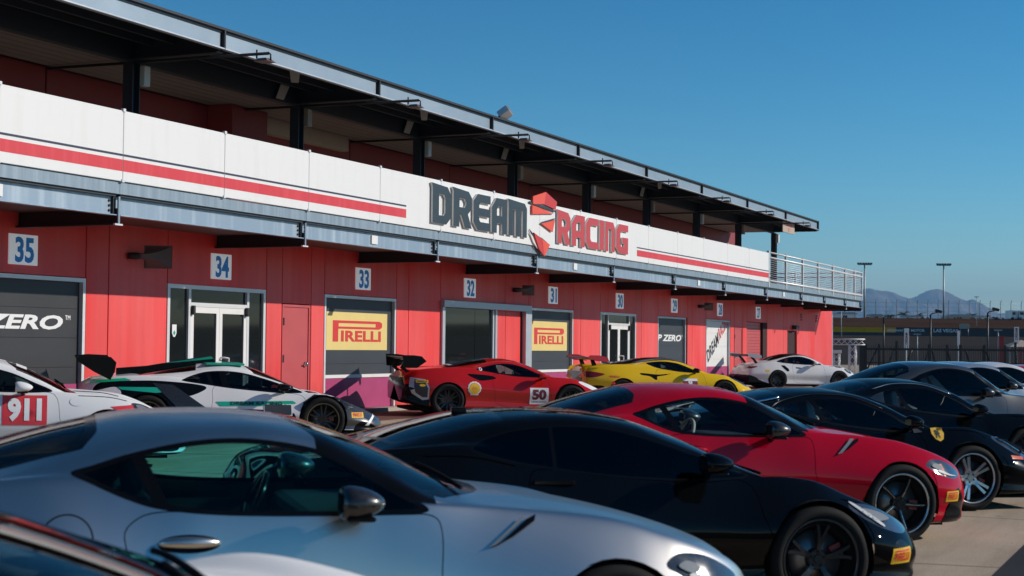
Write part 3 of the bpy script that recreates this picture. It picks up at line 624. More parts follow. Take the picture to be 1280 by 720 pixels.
def smooth_poly(pts, n=8, closed=True):
    """rounded outline through the points"""
    p = np.array(pts, float); N = len(p); out = []
    for i in range(N if closed else N - 1):
        a, b, c, d = (p[(i + j) % N] if closed else p[min(max(i + j, 0), N - 1)] for j in (-1, 0, 1, 2))
        for t in np.linspace(0, 1, n, endpoint=False):
            out.append(.5 * (2 * b + (c - a) * t + (2 * a - 5 * b + 4 * c - d) * t * t + (3 * b - a - 3 * c + d) * t ** 3))
    if not closed: out.append(p[-1])
    return np.array(out)
def sdf(px, pz, poly, rnd=True):
    """signed distance to a closed outline, negative inside"""
    q = np.asarray(poly, float); a, b = q, np.roll(q, -1, 0); P = np.stack([px, pz], 1); best = np.full(len(P), 1e9); ins = np.zeros(len(P), bool)
    for i in range(len(q)):
        e = b[i] - a[i]; L = e @ e
        if L < 1e-12: continue
        w = P - a[i]; t = np.clip(w @ e / L, 0, 1); dd = w - t[:, None] * e; best = np.minimum(best, (dd * dd).sum(1))
        c = (a[i][1] > P[:, 1]) != (b[i][1] > P[:, 1])
        with np.errstate(divide='ignore', invalid='ignore'):
            xi = a[i][0] + (P[:, 1] - a[i][1]) * e[0] / (e[1] if abs(e[1]) > 1e-12 else 1e-12)
        ins ^= c & (P[:, 0] < xi)
    r = np.sqrt(best); r[ins] *= -1; return r
class Surf:
    """a triangulated skin that can be cut along any curve and split into named panels"""
    def __init__(s, V, N, T, t): s.V, s.N, s.T, s.t = V, N, T, t; s.tag = np.zeros(len(T), int)
    @property
    def u(s): return -s.V[:, 0]
    @property
    def y(s): return np.abs(s.V[:, 1])
    @property
    def z(s): return s.V[:, 2]
    def cut(s, f, tags, new):
        f = np.where(np.abs(f) < 1e-5, 1e-5, f); sg = f < 0; act = np.isin(s.tag, tags); ins = sg[s.T].sum(1)
        s.tag[act & (ins == 3)] = new
        mix = act & (ins > 0) & (ins < 3)
        if not mix.any(): return
        T = s.T[mix]; tg = s.tag[mix]; g = sg[T]; one = ins[mix] == 1
        lone = np.where(one, g.argmax(1), (~g).argmax(1)); r = np.arange(len(T))
        a, b, c = T[r, lone], T[r, (lone + 1) % 3], T[r, (lone + 2) % 3]
        E = np.sort(np.concatenate([np.stack([a, b], 1), np.stack([a, c], 1)]), 1); uq, inv = np.unique(E, axis=0, return_inverse=True); inv = inv.ravel()
        w = f[uq[:, 0]] / (f[uq[:, 0]] - f[uq[:, 1]]); n0 = len(s.V)
        mixv = lambda A: A[uq[:, 0]] + (A[uq[:, 1]] - A[uq[:, 0]]) * (w[:, None] if A.ndim > 1 else w)
        s.V = np.concatenate([s.V, mixv(s.V)]); s.N = np.concatenate([s.N, mixv(s.N)]); s.t = np.concatenate([s.t, mixv(s.t)])
        ab, ac = inv[:len(T)] + n0, inv[len(T):] + n0
        t_l = np.where(one, new, tg); t_o = np.where(one, tg, new)
        s.T = np.concatenate([s.T[~mix], np.stack([a, ab, ac], 1), np.stack([ab, b, c], 1), np.stack([ab, c, ac], 1)])
        s.tag = np.concatenate([s.tag[~mix], t_l, t_o, t_o])
    def drop(s, tagno): k = s.tag != tagno; s.T = s.T[k]; s.tag = s.tag[k]
    def make(s, name, sel, mats, parent, push=0.):
        """sel: list of (mask, material); becomes one object"""
        tris = []; mi = []
        for k, (m, _) in enumerate(sel): tris.append(s.T[m]); mi.append(np.full(m.sum(), k))
        T = np.concatenate(tris)
        if not len(T): return None
        mi = np.concatenate(mi); uq, inv = np.unique(T, return_inverse=True); inv = inv.reshape(T.shape)
        N = s.N[uq] / np.maximum(1e-9, np.linalg.norm(s.N[uq], axis=1))[:, None]; V = s.V[uq] + N * push
        me = bpy.data.meshes.new(name); me.vertices.add(len(uq)); me.vertices.foreach_set('co', V.ravel()); me.loops.add(T.size); me.polygons.add(len(T))
        me.loops.foreach_set('vertex_index', inv.ravel().astype(np.int32)); me.polygons.foreach_set('loop_start', np.arange(0, T.size, 3, dtype=np.int32))
        me.polygons.foreach_set('material_index', mi.astype(np.int32)); me.polygons.foreach_set('use_smooth', np.ones(len(T), bool)); me.update(calc_edges=True)
        for _, m in sel: me.materials.append(M[m])
        me.validate(); me.normals_split_custom_set_from_vertices([tuple(n) for n in N])
        o = bpy.data.objects.new(name, me); COL.objects.link(o); o.parent = parent; return o

def body_skin(sp, ns, per):
    """loft the outer skin of a car from its profile curves"""
    C = {k: pchip(v) for k, v in sp['curves'].items()}; u0, u1 = -sp['fo'], sp['wb'] + sp['ro']
    q = np.linspace(0, 1, ns); us = u0 + (u1 - u0) * (q * .72 + .28 * (.5 - .5 * np.cos(math.pi * q)))
    W, zt, yc, zc, yr, zr, zb = (C[k](us) for k in ('W', 'zt', 'yc', 'zc', 'yr', 'zr', 'zb')); pl = C['plan'](us)
    W = W * pl; yc = np.minimum(yc * pl, W - .005); yr = np.minimum(yr * pl, yc - .03)
    for uw, fl in ((0, sp.get('flare_f', .012)), (sp['wb'], sp.get('flare_r', .015))): W = W + fl * np.exp(-((us - uw) / .36) ** 2)
    tuck = sp.get('tuck', .05); zw = zb + (zc - zb) * sp.get('waist', .60); bul = sp.get('bulge', .018)
    hood = np.clip((zt - zr) / .25, 0, 1)
    P = [(np.maximum(.2, W - .30), zb), (W - tuck, zb + .02), (W - .022 - tuck * .3, zb + (zc - zb) * .26), (W, zw), (yc, zc),
         ((yc + yr) / 2 + bul * np.clip((zr - zc) / .25, 0, 1), (zc + zr) / 2 + .006), (yr, zr),
         (yr * .56, zr + (zt - zr) * .78), (yr * 0, zt)]
    PY = np.stack([p[0] for p in P]); PZ = np.stack([p[1] for p in P]); n = len(P)
    PY = np.concatenate([PY, -PY[-2:-3:-1]]); PZ = np.concatenate([PZ, PZ[-2:-3:-1]])          # mirrored neighbour keeps the centre line smooth
    rows_y, rows_z, ts = [], [], []
    for i in range(n - 1):
        a, b, c, d = max(i - 1, 0), i, i + 1, i + 2
        for t in np.linspace(0, 1, per, endpoint=False):
            cm = lambda A: .5 * (2 * A[b] + (A[c] - A[a]) * t + (2 * A[a] - 5 * A[b] + 4 * A[c] - A[d]) * t * t + (3 * A[b] - A[a] - 3 * A[c] + A[d]) * t ** 3)
            rows_y.append(cm(PY)); rows_z.append(cm(PZ)); ts.append(i + t)
    rows_y.append(PY[n - 1]); rows_z.append(PZ[n - 1]); ts.append(n - 1.)
    Y = np.stack(rows_y); Z = np.stack(rows_z); m = len(ts)
    Y = np.concatenate([Y, -Y[-2::-1]]); Z = np.concatenate([Z, Z[-2::-1]]); ts = np.array(ts + ts[-2::-1]); m = len(ts)
    X = np.broadcast_to(-us, (m, ns)); V = np.stack([X, Y, Z], 2)                                 # m x ns x 3
    du = np.gradient(V, axis=1); dv = np.gradient(V, axis=0); Nn = np.cross(du, dv)
    Nn /= np.maximum(1e-9, np.linalg.norm(Nn, axis=2))[..., None]
    if Nn[m // 2, ns // 2, 2] < 0: Nn = -Nn
    idx = np.arange(m * ns).reshape(m, ns); a, b, c, d = idx[:-1, :-1].ravel(), idx[1:, :-1].ravel(), idx[1:, 1:].ravel(), idx[:-1, 1:].ravel()
    T = np.concatenate([np.stack([a, b, c], 1), np.stack([a, c, d], 1)]); V = V.reshape(-1, 3); N = Nn.reshape(-1, 3); t = np.repeat(ts, ns)
    # flat nose and tail
    for col, sgn in ((0, 1), (ns - 1, -1)):
        ring = idx[:, col]; k = len(V); cen = V[ring].mean(0); cen[0] += sgn * .015
        V = np.concatenate([V, V[ring], cen[None]]); nn = np.array([sgn * .9, 0, .2]); rn = N[ring] * .6 + nn; rn /= np.linalg.norm(rn, axis=1)[:, None]
        N = np.concatenate([N, rn, nn[None]]); t = np.concatenate([t, ts, [3.]])
        r = np.arange(m); T = np.concatenate([T, np.stack([k + r[:-1], k + r[1:], np.full(m - 1, k + m)], 1)])
    fl = np.cross(V[T[:, 1]] - V[T[:, 0]], V[T[:, 2]] - V[T[:, 0]]); bad = (fl * N[T].mean(1)).sum(1) < 0; T[bad] = T[bad][:, ::-1]
    return Surf(V, N, T, t), C

# ---- wheels (shared meshes)
_wheels = {}
def make_wheel(style, r=.34, w=.27, parent=None, side=-1):
    key = (style, r, w)
    if key not in _wheels:
        rr = {'stock': r * .74, 'race': r * .70}.get('race' if style.startswith('race') else 'stock')
        h = w / 2
        hub = MB(); hub.lathe_y([(0, -.02), (rr * .72, -.02), (rr * .72, .0), (0, .0)], 'disc', 32); hub.lathe_y([(rr * .74, -.01), (rr * .93, -h * .9), (rr * .93, h * .8), (rr * .74, .02)], 'black_matt', 32)
        hub.box(-rr * .15, rr * .18, -.05, .04, rr * .42, rr * .72, 'caliper', Matrix.Rotation(R(65), 4, 'Y'))
        ty = MB(); ty.lathe_y([(rr + .004, h * .80), (rr + .02, h * .95), (r - .055, h * 1.03), (r - .018, h * .96), (r - .004, h * .78), (r, h * .4), (r, -h * .4), (r - .004, -h * .78), (r - .018, -h * .96), (r - .055, -h * 1.03), (rr + .02, -h * .95), (rr + .004, -h * .80)], 'rubber', 56)
        ty.lathe_y([(r + .0015, -h * .12), (r + .0015, -h * .07)], 'black_matt', 56)
        rim = MB(); f = -h * .86                          # outer face of the wheel looks to -y; the left side gets it turned round
        col = {'stock_silver': 'rim_silver', 'stock_black': 'rim_black', 'stock_edge': 'rim_black', 'stock_y': 'rim_grey', 'race_black': 'rim_black', 'race_gold': 'rim_black', 'stock_dark': 'rim_grey'}[style]
        lip = {'stock_silver': 'rim_silver', 'stock_edge': 'rim_lip', 'race_gold': 'gold'}.get(style, col)
        rim.lathe_y([(rr * .96, f + .012), (rr * 1.0, f - .012), (rr * 1.05, f - .008), (rr * 1.05, f + .03), (rr * .97, f + .03)], lip, 56, closed=True)
        rim.lathe_y([(rr * .97, f + .02), (rr * .90, f + .05), (rr * .88, h * .7)], col, 48)
        rim.lathe_y([(0, f + .040), (.026, f + .040), (.030, f + .046), (.060, f + .046), (.068, f + .056), (.068, f + .11), (0, f + .11)], col, 24, smooth=False)
        for k in range(5): a = 2 * math.pi * k / 5 + .3; rim.tube([(.045 * math.cos(a), f + .038, .045 * math.sin(a)), (.045 * math.cos(a), f + .055, .045 * math.sin(a))], .008, 'steel_black', 6)
        def spoke(a, a2, w0, w1, r0_=.05, r1_=None, d0=.045, d1=.012, m_=col, th=.03):
            r1 = r1_ or rr * .985; p = []
            for q in np.linspace(0, 1, 5):
                rad = r0_ + (r1 - r0_) * q; an = a + (a2 - a) * q; ww = (w0 + (w1 - w0) * q) / 2; dep = f + d0 + (d1 - d0) * (q ** .7)
                cx, cz = rad * math.cos(an), rad * math.sin(an); tx, tz = -math.sin(an), math.cos(an)
                p.append([(cx + tx * ww * .8, dep, cz + tz * ww * .8), (cx - tx * ww * .8, dep, cz - tz * ww * .8), (cx - tx * ww, dep + .008, cz - tz * ww), (cx - tx * ww, dep + th, cz - tz * ww), (cx + tx * ww, dep + th, cz + tz * ww), (cx + tx * ww, dep + .008, cz + tz * ww)])
            n = 6; vs = [v for ring in p for v in ring]; rim.add(vs, [(i * n + j, i * n + (j + 1) % n, (i + 1) * n + (j + 1) % n, (i + 1) * n + j) for i in range(4) for j in range(n)] + [tuple(range(n)), tuple(range(24, 30))], m_)
        if style == 'stock_silver':
            for k in range(5):
                a = 2 * math.pi * k / 5 + R(8)
                for s in (-1, 1): spoke(a + s * .16, a + s * .145, .030, .038, r0_=.06)
                spoke(a, a, .10, .05, r0_=.04, r1_=.11, d1=.04)
        elif style == 'stock_edge':
            for k in range(5):
                a = 2 * math.pi * k / 5 + R(20); spoke(a, a + .10, .035, .030); spoke(a + .02, a + .12, .006, .007, r0_=.06, d0=.040, d1=.008, m_='rim_lip', th=.006)
                
        elif style in ('stock_y', 'stock_dark'):
            for k in range(5 if style == 'stock_y' else 7):
                a = 2 * math.pi * k / (5 if style == 'stock_y' else 7) + R(15); spoke(a, a + .20, .032, .022); spoke(a, a - .20, .032, .022)
        elif style == 'stock_black':
            for k in range(10): a = 2 * math.pi * k / 10; spoke(a, a + .05, .026, .024)
        else:
            for k in range(12): a = 2 * math.pi * k / 12; spoke(a, a + (.09 if k % 2 else -.09), .026, .024)
        _wheels[key] = (hub, ty, rim)
        o = hub.build('wheel'); t = ty.build('tyre', o); q = rim.build('rim', o); _wheels[key] = o; wh = o
    else: wh = copy_tree(_wheels[key])
    wh.parent = parent
    wh.rotation_euler = (0, R(random.uniform(0, 70)), 0 if side < 0 else math.pi)
    return wh

def car_transform(P, h):
    n = Vector((0, -SLOPE, 1)).normalized(); d = Vector((math.cos(R(h)), math.sin(R(h)), 0)); x = (d - n * d.dot(n)).normalized(); y = n.cross(x)
    return Matrix(((x.x, y.x, n.x, P[0]), (x.y, y.y, n.y, P[1]), (x.z, y.z, n.z, ground_z(P[0], P[1])), (0, 0, 0, 1)))

class Car:
    def __init__(s, sp, name, label, cat, P, h, body='p_black', roof=None, glass_='glass_mid', wheel='stock_black', res=1., door=True, group=None, seat='seat_black', near=True):
        if near: P = (P[0] - math.sin(R(h)) * (sp['half'] - .03), P[1] + math.cos(R(h)) * (sp['half'] - .03))   # P was taken at the near front tyre
        s.sp = sp; s.root = empty(name, mat=car_transform(P, h)); tag(s.root, label, cat, group); root = s.root
        S, C = body_skin(sp, int(150 * res), max(4, int(9 * res))); s.C = C
        s.bvh = BVHTree.FromPolygons([tuple(v) for v in S.V], [tuple(t) for t in S.T]); s.S = S
        wb, R_ = sp['wb'], sp.get('arch', .365); zw = sp.get('wr', .34)
        BODY, ARCH, SGL, WGL, RGL, TRIM, DOOR, SEAM, HL, COWL, DARK, TAIL, ROOF, HOOD = range(14)
        side_ok = np.maximum(.45 - S.y, S.t - 4.85)
        for uw in (0, wb):
            f = np.maximum(np.hypot(S.u - uw, S.z - zw) - R_, np.maximum(.45 - S.y, S.t - 4.85)); S.cut(f, [BODY], ARCH)
            S.drop(ARCH)
        # windscreen and rear window, seen from above
        def top_band(u_front, u_back, tmin):
            return np.maximum(np.maximum(u_front(S.y) - S.u, S.u - u_back(S.y)), tmin - S.t)
        cow, hed, rg0, rg1 = (pchip(sp[k]) for k in ('cowl', 'header', 'rear0', 'rear1'))
        S.cut(top_band(lambda y: cow(y) - .10, lambda y: cow(y), 6.0), [BODY], COWL)
        S.cut(top_band(cow, hed, 6.12), [BODY], WGL)
        S.cut(top_band(lambda y: cow(y) - .001, lambda y: hed(y) + .035, sp.get('pillar_t', 5.97)), [BODY], TRIM)
        S.cut(top_band(rg0, rg1, sp.get('rear_t', 6.25)), [BODY], RGL)
        if sp.get('rear_trim', 1): S.cut(top_band(lambda y: rg0(y) - .05, lambda y: rg1(y) + .04, sp.get('rear_t', 6.25) - .18), [BODY], TRIM)
        if 'black_pillar' in sp:                       # windscreen pillar in gloss black
            a0, a1 = sp['black_pillar']; S.cut(np.maximum(np.maximum(a0 - S.u, S.u - a1), np.maximum(4.7 - S.t, S.t - 6.1)), [BODY], TRIM)
        if 'tail_dark' in sp:
            z0, z1, hw_ = sp['tail_dark']; S.cut(np.maximum(np.maximum(np.maximum(z0 - S.z, S.z - z1), S.y - hw_), wb + sp['ro'] - .03 - S.u), [BODY], DARK)
        # side glass with a black surround
        dlo = smooth_poly(sp['dlo'], 6)
        S.cut(np.maximum(np.maximum(sdf(S.u, S.z, dlo) + sp.get('surround', .022), S.t - 5.93), 3.6 - S.t), [BODY, TRIM], SGL)
        S.cut(np.maximum(np.maximum(sdf(S.u, S.z, dlo), S.t - 5.98), 3.6 - S.t), [BODY], TRIM)
        for (ua, za), (ub, zb_), hw in sp.get('dividers', []):
            e = np.array([ub - ua, zb_ - za]); L = np.linalg.norm(e); nx, nz = -e[1] / L, e[0] / L
            dl = lambda: (S.u - ua) * nx + (S.z - za) * nz
            S.cut(dl() - hw, [SGL], 49); S.cut(-(dl() + hw), [49], TRIM); S.tag[S.tag == 49] = SGL
        # lamps, intakes, door
        for poly, tg in [(p, HL) for p in sp.get('headlight', [])] + [(p, TAIL) for p in sp.get('taillight', [])] + [(p, DARK) for p in sp.get('intakes', [])]:
            q = smooth_poly(poly, 5); S.cut(np.maximum(np.maximum(sdf(S.u, S.z, q), S.t - sp.get('lamp_t', 6.2)), .12 - S.y), [BODY], tg)
        if 'lower_black' in sp: S.cut(S.z - pchip(sp['lower_black'])(S.u), [BODY], DARK)
        if door:
            dp = np.array(sp['door'], float); dp = smooth_poly(dp, 4)
            fd = lambda: np.maximum(np.maximum(sdf(S.u, S.z, dp), S.t - 4.6), .3 - S.y)
            S.cut(fd(), [BODY], DOOR); S.cut(fd() - sp.get('seam', .005), [BODY], SEAM)
        for ln in sp.get('lines', []):                    # shut lines
            p = smooth_poly(ln, 6, False)
            def dist():
                best = np.full(len(S.V), 9.)
                for a, b in zip(p[:-1], p[1:]):
                    e = b - a; w = np.stack([S.u, S.z], 1) - a; tt = np.clip(w @ e / (e @ e), 0, 1); best = np.minimum(best, np.linalg.norm(w - tt[:, None] * e, axis=1))
                return np.maximum(best, np.maximum(S.t - 6, .3 - S.y))
            tn = np.gradient(p, axis=0); tn /= np.linalg.norm(tn, axis=1)[:, None]; off = p + np.stack([-tn[:, 1], tn[:, 0]], 1) * .03
            S.cut(np.maximum(np.maximum(sdf(S.u, S.z, np.concatenate([p, off[::-1]])), S.t - 6), .3 - S.y), [BODY], 60); S.cut(dist() - .0045, [60, BODY], SEAM); S.tag[S.tag == 60] = BODY
        if roof: 
            rz0 = pchip(sp['header']); S.cut(np.maximum(np.maximum(rz0(S.y) - S.u, S.u - rg0(S.y)), 6.0 - S.t), [BODY], ROOF)
        extra = sp.get('paint_zones', [])
        zone_mats = []
        for k, (fn, m_) in enumerate(extra): S.cut(fn(S), [BODY, DOOR] if fn.__name__ != 'body_only' else [BODY], 30 + k); zone_mats.append((30 + k, m_))
        T = lambda *k: np.isin(S.tag, k)
        S.make('body', [(T(BODY), body), (T(SEAM), 'gap'), (T(COWL), 'black_trim'), (T(DARK), 'black_trim')] + ([(T(ROOF), roof)] if roof else []) + [(T(k), m_) for k, m_ in zone_mats], None, root)
        S.make('window_trim', [(T(TRIM), 'black_trim')], None, root)
        S.make('windscreen', [(T(WGL), glass_)], None, root); S.make('rear_window', [(T(RGL), sp.get('rear_glass', 'glass_tint'))], None, root)
        yc = S.V[S.T].mean(1)[:, 1]; uc = -S.V[S.T].mean(1)[:, 0]
        du = sp['dividers'][0] if sp.get('dividers') else None
        for sd in (-1, 1):
            ms = yc * sd > 0
            if du:
                (ua, za), (ub, zb_), _w = du; zc_ = S.V[S.T].mean(1)[:, 2]; front = (uc - ua) * (zb_ - za) - (zc_ - za) * (ub - ua) < 0
                if za < zb_: front = ~front
                front = uc < ua + (zc_ - za) / (zb_ - za) * (ub - ua)
                S.make('side_window', [(T(SGL) & ms & front, glass_)], None, root); S.make('quarter_window', [(T(SGL) & ms & ~front, sp.get('quarter_glass', glass_))], None, root)
            else: S.make('side_window', [(T(SGL) & ms, glass_)], None, root)
            if T(DOOR).any(): d = S.make('door', [(T(DOOR) & ms, body)], None, root)
            if sd < 0: s.door_obj = d if T(DOOR).any() else None
            if T(HL).any():
                hl = S.make('headlight', [(T(HL) & ms, sp.get('hl_mat', 'lens'))], None, root)
                for nm, poly, m_ in sp.get('lamp_parts', []): s.patch(nm, poly, m_, sd, .009, 9, hl, rnd=4)
            if T(TAIL).any(): S.make('taillight', [(T(TAIL) & ms, 'tail_red')], None, root)
        # underside, arches, cabin
        mb = MB(); x0, x1 = sp['fo'] - .25, -(wb + sp['ro']) + .2; hw = C['W'](np.array([wb / 2]))[0]
        mb.box(x1, x0, -hw + .28, hw - .28, .115, .17, 'black_matt')
        for uw in (0, wb):
            for sd in (-1, 1):
                wv = C['W'](np.array([uw]))[0]; n = 20; vs = []
                for k in range(n + 1):
                    a = -.25 + (math.pi + .5) * k / n
                    for yy in (wv - .025, .42): vs.append((-uw + (R_ + .006) * math.cos(a), sd * yy, zw + (R_ + .006) * math.sin(a)))
                mb.add(vs, [(2 * k, 2 * k + 1, 2 * k + 3, 2 * k + 2) for k in range(n)], 'black_matt', True)
                mb.add([(-uw + R_ * math.cos(a), sd * .43, zw + R_ * math.sin(a)) for a in np.linspace(0, 2 * math.pi, 16, endpoint=False)], [tuple(range(16))], 'black_matt')
        mb.build('underbody', root)
        cu = cow(np.array([0.]))[0]; sill = float(C['zc'](np.array([cu + .7]))[0]); seat_u = sp.get('seat_u', cu + 1.22); rear_end = sp.get('cabin_end', seat_u + .55)
        mb = MB(); cw = float(C['yc'](np.array([seat_u]))[0]) - .07
        mb.box(-rear_end, -(cu + .32), -cw, cw, .18, sill - .22, 'tub'); mb.box(-rear_end - .3, -rear_end, -cw + .08, cw - .08, .3, sill + .02, 'tub')
        mb.bevel_box(-(cu + .78), -(cu + .34), -cw, cw, sill - .25, sill - .015, 'tub', .05)
        for sd in (-1, 1): mb.box(-rear_end, -(cu + .45), sd * cw - .04, sd * cw + .03, .3, sill - .06, 'tub')
        mb.build('cabin', root)
        for sd in (-1, 1):
            mb = MB(); T1 = Matrix.Translation((-seat_u, sd * .36, .22))
            mb.bevel_box(-.02, .46, -.24, .24, .0, .16, seat, .05, T1); mb.bevel_box(-.09, .06, -.23, .23, .1, sill - .22 + .12, seat, .055, T1 @ Matrix.Rotation(R(-20), 4, 'Y'))
            mb.bevel_box(-.06, .04, -.12, .12, 0, .24, seat, .045, T1 @ Matrix.Translation((-.25, 0, sill - .22 + .08)) @ Matrix.Rotation(R(-14), 4, 'Y')); mb.build('seat', root)
        mb = MB(); Tw = Matrix.Translation((-(cu + .92), .36, sill - .06)) @ Matrix.Rotation(R(-66), 4, 'Y')
        pts = [Tw @ Vector((.17 * math.cos(a), .17 * math.sin(a), 0)) for a in np.linspace(0, 2 * math.pi, 25)]; mb.tube(pts, .017, 'seat_grey' if seat != 'seat_black' else 'black_trim', 8)
        for a in (0, 2.3, -2.3): mb.tube([Tw @ Vector((0, 0, .02)), Tw @ Vector((.16 * math.cos(a), .16 * math.sin(a), 0))], .016, 'black_trim', 6)
        mb.build('steering_wheel', root)
        # wheels
        for uw, w in ((0, sp.get('tw', .25)), (wb, sp.get('twr', .29))):
            for sd in (-1, 1):
                wh = make_wheel(wheel, sp.get('wr', .34), w, root, sd); wh.location = (-uw, sd * (C['W'](np.array([uw]))[0] + (.012 if uw == 0 else .015) - w / 2 - .015), sp.get('wr', .34))
        # door mirrors
        mu, mz = sp['mirror']; mm = sp.get('mirror_mat', body)
        for sd in (-1, 1):
            my = float(C['yc'](np.array([mu]))[0]); mb = MB(); bm = bmesh.new(); bmesh.ops.create_uvsphere(bm, u_segments=20, v_segments=12, radius=1)
            L, H_, D = sp.get('mirror_size', (.115, .065, .10)); yo = my + .15
            for v in bm.verts:
                q = v.co.copy(); q.x = max(q.x, -.62) if q.x < 0 else q.x
                v.co = Vector((-mu + q.x * L * (1.15 if q.x > 0 else .9), sd * (yo + q.y * D), mz + q.z * H_ * (1 - .25 * q.x)))
            bm.verts.index_update(); mb.add([v.co for v in bm.verts], [[v.index for v in f.verts] for f in bm.faces], mm, True); bm.free()
            mb.tube([(-mu + .03, sd * (my - .03), mz - H_ - .03), (-mu + .02, sd * (my + .06), mz - H_ * .75), (-mu, sd * (yo - .01), mz - H_ * .7)], [.03, .024, .03], 'black_trim', 8)
            mb.bevel_box(-mu - .045, -mu + .08, sd * yo - .075, sd * yo + .075, mz - H_ * 1.05, mz - H_ * .74, 'black_trim', .012)
            o = mb.build('mirror', root)
            g = MB(); g.box(-mu - L * .575, -mu - L * .565, sd * yo - .06, sd * yo + .06, mz - H_ * .5, mz + H_ * .55, 'dark_glass'); g.build('mirror_glass', o)
    # --- pieces laid onto the skin
    def hit(s, u, z, sd=-1, off=.004):
        r = s.bvh.ray_cast(Vector((-u, sd * 3, z)), Vector((0, -sd, 0)))
        if r[0] is None: return Vector((-u, sd * .8, z))
        n = r[1] if r[1].y * sd > 0 else -r[1]
        return r[0] + n * off
    def hit_top(s, u, y, off=.004):
        r = s.bvh.ray_cast(Vector((-u, y, 3)), Vector((0, 0, -1)))
        return (r[0] + Vector((0, 0, off))) if r[0] is not None else Vector((-u, y, .8))
    def patch(s, name, poly, mat, sd=-1, off=.004, n=10, parent=None, thick=0., rnd=0):
        """a sticker or inlay with the outline poly (u, z), following the skin"""
        q = smooth_poly(poly, rnd) if rnd else np.array(poly, float)
        us, zs = q[:, 0], q[:, 1]; vs, fs = curve_mesh([[(a, b) for a, b in q]])
        bm = bmesh.new(); bv = [bm.verts.new((v.x, v.y, 0)) for v in vs]
        for f in fs:
            try: bm.faces.new([bv[i] for i in f])
            except ValueError: pass
        for ax, lo, hi in ((0, us.min(), us.max()), (1, zs.min(), zs.max())):
            for t in np.linspace(lo, hi, n)[1:-1]:
                no = (1, 0, 0) if ax == 0 else (0, 1, 0); bmesh.ops.bisect_plane(bm, geom=bm.verts[:] + bm.edges[:] + bm.faces[:], plane_co=(t, t, 0), plane_no=no)
        bm.verts.index_update(); mb = MB(); mb.add([s.hit(v.co.x, v.co.y, sd, off) for v in bm.verts], [[v.index for v in f.verts] for f in bm.faces], mat, True); bm.free()
        return mb.build(name, parent or s.root)
    def text(s, name, body, u0, z0, w, h, mat, sd=-1, off=.007, bold=.03, shear=0., parent=None):
        """lettering read from the right-hand side of the car; u0 is its rear end"""
        vs, fs = text_mesh(body, 1, bold, shear, width=w, height=h); bm = bmesh.new(); bv = [bm.verts.new((v.x, v.y, 0)) for v in vs]
        for f in fs:
            try: bm.faces.new([bv[i] for i in f])
            except ValueError: pass
        for ax, L in ((0, w), (1, h)):
            for t in np.linspace(0, L, max(3, int(L / .035) + 2))[1:-1]:
                bmesh.ops.bisect_plane(bm, geom=bm.verts[:] + bm.edges[:] + bm.faces[:], plane_co=(t, t, 0), plane_no=(1, 0, 0) if ax == 0 else (0, 1, 0))
        bm.verts.index_update(); mb = MB(); mb.add([s.hit(u0 - v.co.x, z0 + v.co.y, sd, off) for v in bm.verts], [[v.index for v in f.verts] for f in bm.faces], mat); bm.free()
        return mb.build(name, parent or s.root)
    def tyre_sticker(s, u1, u0, z0, z1):
        """small orange maker's sticker low on the nose; u1 rear edge, u0 front edge"""
        p = s.patch('tyre_sticker', [(u1, z0), (u0, z0), (u0, z1), (u1, z1)], 'yellow_print', off=.004, n=6)
        s.text('lettering', 'PIRELLI', u1 - (u1 - u0) * .12, z0 + (z1 - z0) * .2, (u1 - u0) * .76, (z1 - z0) * .52, 'print_red', off=.007, bold=.03, parent=p)
        q = s.patch('lettering', [(u1 - (u1 - u0) * .12, z0 + (z1 - z0) * .78), (u0 + (u1 - u0) * .12, z0 + (z1 - z0) * .78), (u0 + (u1 - u0) * .12, z0 + (z1 - z0) * .88), (u1 - (u1 - u0) * .12, z0 + (z1 - z0) * .88)], 'print_red', off=.007, n=4, parent=p)
    def part(s, name, mb, parent=None): return mb.build(name, parent or s.root)

# ------------------------------------------------------------------ profiles (u = metres behind the front axle, z above ground)
PLAN = lambda fo, tail: [(-fo, .42), (-fo + .03, .58), (-fo + .10, .72), (-fo + .22, .84), (-fo + .42, .945), (-fo + .62, .99), (-.1, 1), (tail - .7, 1), (tail - .35, .975), (tail - .12, .93), (tail - .03, .87), (tail, .78)]
def mk(fo, wb, ro, W, **k):
    t = wb + ro
    d = dict(fo=fo, wb=wb, ro=ro, half=W); c = dict(plan=k.pop('plan', PLAN(fo, t)), W=k.pop('Wk', [(-fo, W), (.1, W), (.75, W - .035), (wb * .55, W - .035), (wb, W), (t, W - .04)]))
    c['zb'] = k.pop('zb', [(-fo, .20), (-fo + .15, .15), (0, .15), (wb, .16), (t - .3, .22), (t, .32)])
    for n in ('zt', 'yc', 'zc', 'yr', 'zr'): c[n] = k.pop(n)
    d['curves'] = c; d.update(k); return d
